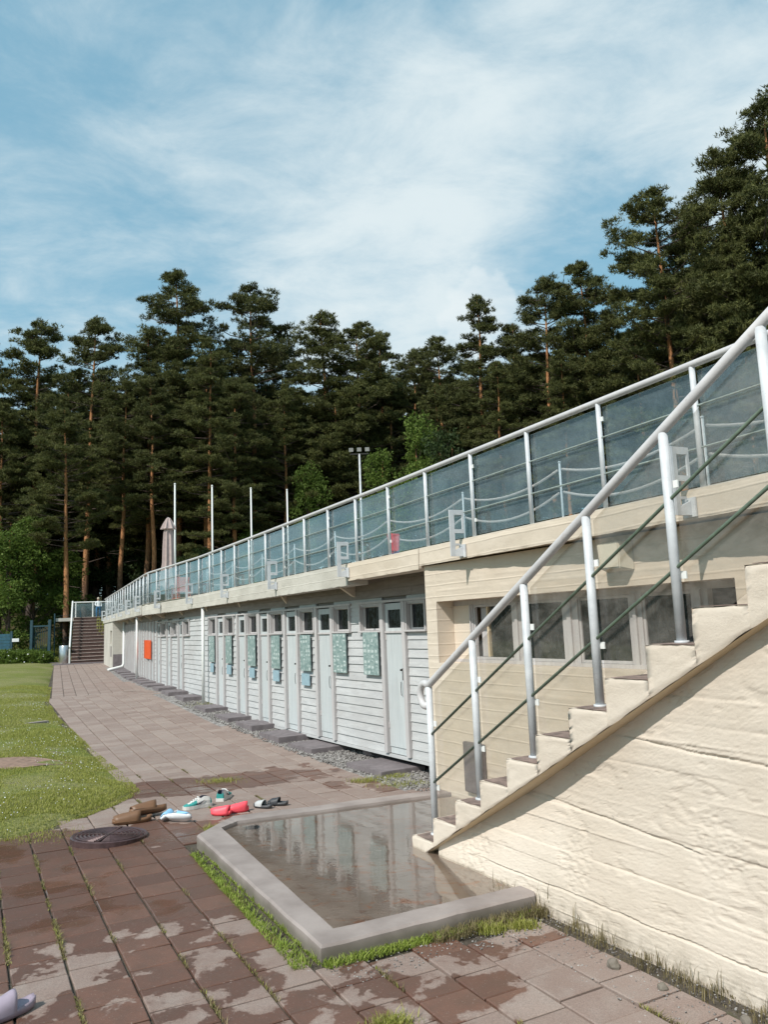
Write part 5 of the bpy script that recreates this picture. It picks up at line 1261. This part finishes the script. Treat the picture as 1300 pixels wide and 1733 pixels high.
# lush grass along the basin: left side and front
def basin_edge():
    while True:
        u = nr.random()
        if u < .62:
            t = nr.random(); a, b = BP[0], BP[4]; p = a.lerp(b, t * .93); w_ = .035 + .11 * nr.random() ** .8 * (1 - .35 * t); out_ = Vector((-.88, -.47)); hh = 1.25 - .5 * t
            gap = mn.noise(Vector((t * 9, 0, 2)))
            p = p + out_ * (w_ if nr.random() < .8 else .01); hh *= .75 + .9 * mn.noise(Vector((p.x * 14, p.y * 14, 1)))
            if abs(w_ - .06) < .02 and nr.random() < .5: continue
        else:
            t = nr.random() ** .9; a, b = BP[0], BP[1]; p = a.lerp(b, t); hh = 1.1 - .45 * t; out_ = Vector((.46, -.885)); p = p + out_ * (.01 + .07 * nr.random() ** 1.3)
            if t > .55 and nr.random() < .5: continue
        return p.x, p.y, 0, hh * .9
blades(5200, basin_edge, .038, .0055, 1.2, M_lime, 'lush_grass')
def wall_foot():
    t = .95 + nr.random() * 2.3; d = 3.09 - nr.random() ** 1.8 * .16; p = CP(t, d, 0); k = mn.noise(Vector((t * 6, 0, 6)))
    return p.x, p.y, 0, max(.12, .45 + k * 1.5) * (1.0 if nr.random() < .88 else 2.4)
blades(2100, wall_foot, .07, .0032, .5, M_dry, 'dry_grass')
def basin_dry():
    t = .45 + nr.random() * .6; p = BP[0].lerp(BP[1], min(t, 1.02)) + Vector((.46, -.885)) * (.01 + .11 * nr.random()); return p.x, p.y, 0, .8
blades(1500, basin_dry, .06, .004, .8, M_dry, 'dry_grass')
def joints():
    while True:
        i = rng.choice([0, 0, 0, -1, -1, -1, -2, 1, 2, 3, 4, 4, 5, 6, 7, 7, 8, 8, -3])
        r = nr.uniform(-30, 6); c = g0 + U1 * (PA * i + nr.normal() * .006) + V1 * (PB * r)
        x, y = c.x, c.y
        if y < 2.4 or y > 10 or x < left_x(y) or in_poly(x, y, BP) or stair_d(x, y) > 3.03: continue
        k = mn.noise(Vector((x * 3.1, y * 3.1, 7.5)))
        if k < (-.12 if i in (0, -1) else .22): continue
        return x, y, 0, .5 + k
blades(5200, joints, .026, .004, 1.1, M_dry, 'joint_weeds')
blades(1500, joints, .022, .005, 1.1, M_blade, 'joint_weeds')
def patchy():
    while True:
        c = rng.choice([(.50, 4.56, .04), (.68, 4.60, .04), (.15, 3.35, .05), (-.05, 3.6, .05), (.62, 8.5, .0), (-.3, 8.85, .12), (.1, 8.55, .14), (-2.0, 9.15, .12), (.0, 9.0, .1), (-3.6, 15.95, .28), (-1.55, 7.0, .06), (-3.1, 7.0, .2)])
        if c[2] == 0: continue
        x = c[0] + nr.normal() * c[2]; y = c[1] + nr.normal() * c[2] * .6
        if stair_d(x, y) > 3.05 and y < 8: continue
        if in_poly(x, y, BP): continue
        return x, y, G(x, y), .6 + nr.random() * .7
blades(5200, patchy, .038, .0045, .9, M_blade, 'weed_tufts')
# edge litter of soil and crumbs by the wall
def crumb():
    if nr.random() < .6: t = .9 + nr.random() * 2.6; p = CP(t, 3.05 - nr.random() ** 1.5 * .42, 0); return p.x, p.y, .006
    p = BP[0].lerp(BP[1], nr.random() * 1.1) + Vector((.46, -.885)) * (.02 + .28 * nr.random()); return p.x, p.y, .006
link('crumbs', pebbles(1300, crumb, .0045, 'crumbs'), None, kind='stuff')

# ------------------------------------------------------------------ vegetation meshes
def tufts(points, dirs, n_per, ln, wd, spread, mat, name, tris=4, upb=.3):
    P = np.repeat(np.asarray(points), n_per, 0); D = np.repeat(np.asarray(dirs), n_per, 0); n = len(P)
    P = P + nr.normal(0, 1, (n, 3)) * np.asarray(spread)
    rv = np.repeat(nr.random(len(points)), n_per) * .6 + nr.random(n) * .4
    V = []; nn = n * tris; base = np.repeat(P, tris, 0); d = np.repeat(D, tris, 0) + nr.normal(0, .75, (nn, 3)); d[:, 2] += upb; d /= np.linalg.norm(d, axis=1)[:, None] + 1e-9
    s = np.cross(d, nr.normal(0, 1, (nn, 3))); s /= np.linalg.norm(s, axis=1)[:, None] + 1e-9
    L_ = ln * nr.uniform(.6, 1.3, nn)[:, None]; w_ = wd * nr.uniform(.7, 1.3, nn)[:, None]
    V = np.stack([base - s * w_ / 2, base + s * w_ / 2, base + d * L_], 1).reshape(-1, 3); F = np.arange(nn * 3).reshape(-1, 3)
    me = npmesh(name, V, F, mat, 3); at = me.attributes.new('rnd', 'FLOAT', 'FACE'); at.data.foreach_set('value', np.repeat(rv, tris)); return me
def pine_variant(seed, H, zc, wmax, dens=1.0, top_round=.5, droop=0):
    rr = random.Random(seed); m = MB(); lean = (rr.uniform(-.3, .3), rr.uniform(-.3, .3))
    def tr(z): f_ = z / H; return Vector((lean[0] * math.sin(f_ * 2.2) + .08 * math.sin(z * .7 + seed), lean[1] * f_ * f_ * 1.5, z))
    pts = [tr(H * i / 14) for i in range(15)]; m.tube(pts, [max(.02, .24 * (1 - i / 14.3) ** .75) for i in range(15)], 9)
    tips = []; dirs = []; tw = MB(); z = zc * H - 2.5
    while z < H - .25:
        f_ = (z - zc * H) / (H - zc * H)
        if f_ < 0:
            if rr.random() < .4:
                a = rr.uniform(0, 6.28); p = tr(z); tw.tube([p, p + Vector((math.cos(a), math.sin(a), rr.uniform(-.2, .25))) * rr.uniform(.6, 1.8)], [.03, .01], 4)
            z += .35; continue
        prof = wmax * (1 - f_ ** 2.3) ** .7 * (.70 + .30 * min(1, f_ * 3.5)) * rr.uniform(.6, 1.1)
        for k in range(rr.choice((2, 3, 3, 4))):
            a = rr.uniform(0, 6.28); l = max(.45, prof * rr.uniform(.5, 1.15)); p = tr(z); up_ = rr.uniform(-.1, .4) * (1 if f_ > .3 else .5) - droop * .3
            q1 = p + Vector((math.cos(a) * l * .5, math.sin(a) * l * .5, l * .5 * up_)); q2 = p + Vector((math.cos(a + rr.uniform(-.3, .3)) * l, math.sin(a + rr.uniform(-.3, .3)) * l, l * up_ * 1.15 + .1 * l))
            tw.tube([p, q1, q2], [.045 * min(1, l / 2.5), .028, .008], 4, cap=False)
            for t in [1.0] + [rr.uniform(.42, .95) for _ in range(int(1 + l * .9 * dens))]:
                c = p.lerp(q1, t * 2) if t < .5 else q1.lerp(q2, (t - .5) * 2); pr = rr.uniform(.32, .62) * (.6 + .4 * min(1, l / 2))
                c = c + Vector((rr.gauss(0, .18) * l * .5, rr.gauss(0, .18) * l * .5, .04))
                for _ in range(int(15 * (pr / .5) ** 2) + 3):
                    r_ = pr * rr.random() ** .5; b = rr.uniform(0, 6.28); zz_ = (1 - (r_ / pr) ** 2) ** .5
                    tips.append((c.x + r_ * math.cos(b), c.y + r_ * math.sin(b), c.z + pr * .38 * zz_ * rr.uniform(-.35, 1))); dirs.append((math.cos(b) * .5, math.sin(b) * .5, .35))
        z += rr.uniform(.22, .46)
    for _ in range(46): k = rr.random(); tips.append((tr(H) + Vector((rr.gauss(0, .12 + .3 * k), rr.gauss(0, .12 + .3 * k), -1.0 * k)))[:]); dirs.append((0, 0, .7))
    crown = tufts(tips, dirs, 5, .19, .042, (.08, .08, .04), M_needle, 'crown', 4, .35)
    print('pine', seed, len(tips), len(crown.polygons))
    return m.mesh('trunk', M_bark, True), tw.mesh('branches', M_twig), crown
PV = [pine_variant(1, 20, .30, 4.0), pine_variant(2, 20, .36, 3.8), pine_variant(3, 20, .24, 4.3, 1.0), pine_variant(4, 20, .42, 4.2, 1.05), pine_variant(5, 20, .16, 3.6, 1.1, droop=.6), pine_variant(6, 20, .34, 4.6, .9)]
def leafy_variant(seed, H, wd, mat, n=1700, size=.10, zc=.15):
    rr = random.Random(seed); m = MB(); m.tube([(0, 0, 0), (.1, .05, H * .5), (0, .1, H * .95)], [.10, .06, .015], 6); tips = []; dirs = []; cl = [(rr.gauss(0, wd * .42), rr.gauss(0, wd * .42), H * rr.uniform(zc, 1.0)) for _ in range(34)]
    tw = MB()
    for c in cl:
        f_ = c[2] / H; k = (1.15 - f_) ** .5 if f_ > .3 else .9; c = Vector((c[0] * k, c[1] * k, c[2])); tw.tube([(0, 0, max(.1, c.z - .5 * H * .3)), c], [.025, .008], 4, cap=False)
        for _ in range(n // 34): v = Vector((rr.gauss(0, 1), rr.gauss(0, 1), rr.gauss(0, 1))).normalized() * wd * .26 * rr.uniform(.5, 1.1); v.z *= .75; tips.append((c + v)[:]); dirs.append((v.normalized() * .6)[:])
    crown = tufts(tips, dirs, 4, size, size * .75, (.08, .08, .06), mat, 'crown', 2, .0)
    return m.mesh('trunk', M_bark, True), tw.mesh('branches', M_twig), crown
LV = [leafy_variant(21, 6, 1.9, M_leaf), leafy_variant(22, 6, 1.7, M_leaf), leafy_variant(23, 5, 1.8, M_leafd)]
def place(var, name, label, cat, x, y, hscale, rz, group, wscale=None, z=None):
    t = thing(name, label, cat, (x, y, (T(x, y) if z is None else z) - .1), group, rz); t.scale = (wscale or hscale, wscale or hscale, hscale)
    for nm, me in zip(('trunk', 'branches', 'crown'), var):
        if nm == 'trunk': link(nm, me, t)
        else: link(nm, me, t, kind='stuff')
    return t
def ray(px, py):
    v = fw + rt * ((px - 650) / 1314.27) - up * ((py - 866.5) / 1314.27); return v
# trees are surveyed by bearing, distance and top height; each stands on the terrain at its own distance
def tree_at(px, top, D, var, label, wsc=1.0, group='tall pines behind the terrace'):
    d = ray(px, top); k = D / d.y; x, y = d.x * k, D; zt = 1.7 + d.z * k; g_ = T(x, y); h = zt - g_
    return place(PV[var], 'pine_tree', label, 'pine tree', x, y, h / 20, rng.uniform(0, 6.28), group, wsc * (.55 + .45 * h / 20))
TR = [(-12, 600, 50, 1, .9, 'pine cut by the left edge of the photo'), (60, 538, 50, 3, .95, 'tall pine with orange trunk near the left edge, second from it'), (150, 536, 47, 1, .9, 'pine third from the left edge with a rounded top'),
 (248, 560, 47, 0, .8, 'pine just left of the tallest one of the left half'), (303, 455, 48, 2, 1.0, 'tallest pine of the left half, above the parasol'), (352, 570, 43, 4, .8, 'shorter dense pine in front of the gap right of the tallest left pine'), (424, 477, 50, 5, .95, 'tall open-topped pine with visible limbs right of the tallest left pine'),
 (482, 590, 55, 1, .7, 'small-topped pine in the gap above the flagpoles'), (540, 528, 47, 0, 1.0, 'pine left of the pair above the floodlight mast'), (602, 545, 47, 2, 1.0, 'dense pine directly above the floodlight mast'), (640, 562, 52, 3, .8, 'narrow pine right of the one above the floodlights'),
 (692, 588, 58, 1, .8, 'low thin pine in the dip of the treeline'), (745, 568, 52, 5, .85, 'pine left of the pointed one under the white cloud'), (808, 500, 46, 4, .95, 'pointed conical pine under the small white cloud'), (862, 545, 46, 0, .85, 'pine between the pointed one and the pair'), (908, 466, 44, 1, .85, 'left pine of the tall middle-right pair'), (985, 440, 43, 2, .95, 'broad dense pine right of the middle-right pair'), (1035, 500, 46, 4, .7, 'slender pine left of the sky gap'),
 (1112, 313, 36, 5, .9, 'tall pine right of the sky gap with orange trunk showing'), (1165, 345, 40, 3, .8, 'pine between the gap pine and the tallest right ones'), (1222, 252, 36, 0, 1.0, 'leaning-limbed tall pine near the right edge'), (1278, 172, 35, 3, 1.05, 'tallest pine of all, at the right edge'), (1345, 210, 35, 2, 1.0, 'tall pine just beyond the right edge'), (1180, 520, 38, 4, .9, 'lower dense pine above the handrail crossing')]
for px, top, D, var, ws, lab in TR: tree_at(px, top, D, var, lab, ws)
front = [(118, 690, 41, 3, .8, 'front pine with a low green dome and pale trunk above the far stairs'), (205, 640, 45, 1, .75, 'front pine left of the parasol'), (262, 640, 44, 3, .8, 'front pine right behind the parasol top'), (395, 640, 43, 1, .8, 'front pine behind the second flagpole'), (345, 600, 46, 5, .8, 'front pine between the first two flagpoles'), (478, 650, 45, 2, .75, 'front pine behind the fourth flagpole'), (575, 660, 46, 1, .8, 'front pine left of the floodlights'), (655, 640, 50, 3, .8, 'front pine right of the floodlights'), (10, 680, 47, 5, .8, 'front pine at the left edge'), (60, 640, 52, 4, .8, 'front dense pine behind the blue fence panel'), (735, 650, 46, 0, .7, 'front pine right of the leafy tree'), (840, 610, 42, 4, .8, 'front conical pine below the pointed one'), (945, 590, 40, 4, .7, 'front young pine below the middle-right pair'), (1075, 560, 38, 2, .8, 'front pine under the sky gap'), (1240, 420, 34, 2, .8, 'front dense pine behind the stair handrail')]
for px, top, D, var, ws, lab in front: tree_at(px, top, D, var, lab, ws, 'front row pines behind the terrace')
for i in range(88):
    px = -120 + i * 18 + rng.uniform(-10, 10); base = np.interp(px, [-120, 0, 300, 480, 680, 800, 1000, 1090, 1150, 1400], [680, 660, 600, 640, 650, 610, 560, 600, 450, 380]); tree_at(px, base + rng.uniform(5, 90), rng.uniform(54, 68) if px < 1050 else rng.uniform(44, 55), rng.randrange(6), 'one of the shaded pines filling the back of the wood', 1.15, 'shaded pines at the back of the wood')
for i in range(0):   # pines beside and behind the viewpoint side of the wood, seen only in reflections
    a = R(20 + i * 7); x, y = 55 * math.cos(a), 55 * math.sin(a) - 5
    if abs(math.degrees(math.atan2(x, y))) < 38: continue
    place(PV[i % 6], 'pine_tree', 'pine standing at the side of the clearing, outside the picture', 'pine tree', x, y, rng.uniform(.9, 1.15), i, 'pines round the clearing')
# understory: leafy trees and shrubs
lt = [(15, 900, 40, 0, 1.15, 'bright leafy birch at the left edge behind the blue fence', 3.2), (60, 880, 42, 1, 1.2, 'bright leafy birch behind the gate', 3.6), (105, 930, 43, 0, .9, 'leafy sapling between the gate and far stairs', 2.6), (-30, 870, 42, 1, 1.2, 'leafy birch beyond the left edge', 4), (705, 712, 40, 1, 1.2, 'bright green leafy tree among the pines right of the floodlights', 3.2), (760, 740, 38, 2, 1.2, 'dark shrubby tree below the pines right of the bright leafy tree', 2.6), (645, 770, 42, 1, 1.0, 'small leafy tree just right of the floodlight mast', 3), (520, 790, 44, 0, .9, 'light leafy sapling between the flagpoles and floodlights', 3), (335, 930, 42, 2, .9, 'dark bush behind the first flagpole', 2.2), (420, 900, 43, 1, .8, 'leafy sapling behind the third flagpole', 2.2)]
for px, top, D, var, ws, lab, hh in lt:
    d = ray(px, top); k = D / d.y; x, y = d.x * k, D; zt = 1.7 + d.z * k; g_ = T(x, y); H0 = (6, 6, 5)[var]
    place(LV[var], 'leafy_tree', lab, 'tree', x, y, max(.3, (zt - g_) / H0), rng.uniform(0, 6.28), 'leafy trees among the pines', ws * 1.1)
for i in range(34):
    px = -60 + i * 26 + rng.uniform(-8, 8); D = rng.uniform(50, 62); d = ray(px, 1000); k = D / d.y; x, y = d.x * k, D; zt = 1.7 + ray(px, rng.uniform(900, 985) if px > 420 else rng.uniform(820, 900)).z * k; g_ = T(x, y)
    place(LV[2], 'undergrowth_bush', 'dark bush in the shaded undergrowth below the pines', 'bush', x, y, max(.4, (zt - g_) / 5), rng.uniform(0, 6), 'undergrowth bushes below the pines', 1.5)
# hedge with white flowers
hp_ = thing('flower_bush', 'low green bush with white flowers in front of the blue fence panel', 'bush', (0, 0, 0))
tp_ = []; dr_ = []; fw_ = []
for i in range(1500):
    x = -18.9 + nr.random() * 3.0; y = 36.6 + nr.normal() * .35; k = 1 - ((x + 17.6) / 1.9) ** 2 * .35; z = .5 + nr.random() * .62 * max(.3, k); tp_.append((x, y, z)); dr_.append((0, -.3, .5))
    if nr.random() < .05: fw_.append((x, y - .12, z + .08))
link('foliage', tufts(tp_, dr_, 5, .09, .05, (.08, .08, .05), M_leaf, 'foliage', 3), hp_)
V = []; F = []
for (x, y, z) in fw_:
    k = len(V); r_ = .035; V += [(x - r_, y, z), (x, y, z - r_), (x + r_, y, z), (x, y, z + r_), (x, y - r_, z)]; F += [(k, k + 1, k + 4), (k + 1, k + 2, k + 4), (k + 2, k + 3, k + 4), (k + 3, k, k + 4)]
link('flowers', npmesh('flowers', V, F, M_white, 3), hp_)
# rough grass under the wood edge
def rough():
    x = nr.uniform(-22, -12); y = nr.uniform(37.2, 46); return x, y, T(x, y), 1
blades(16000, rough, .28, .035, .6, M_blade, 'rough_grass')
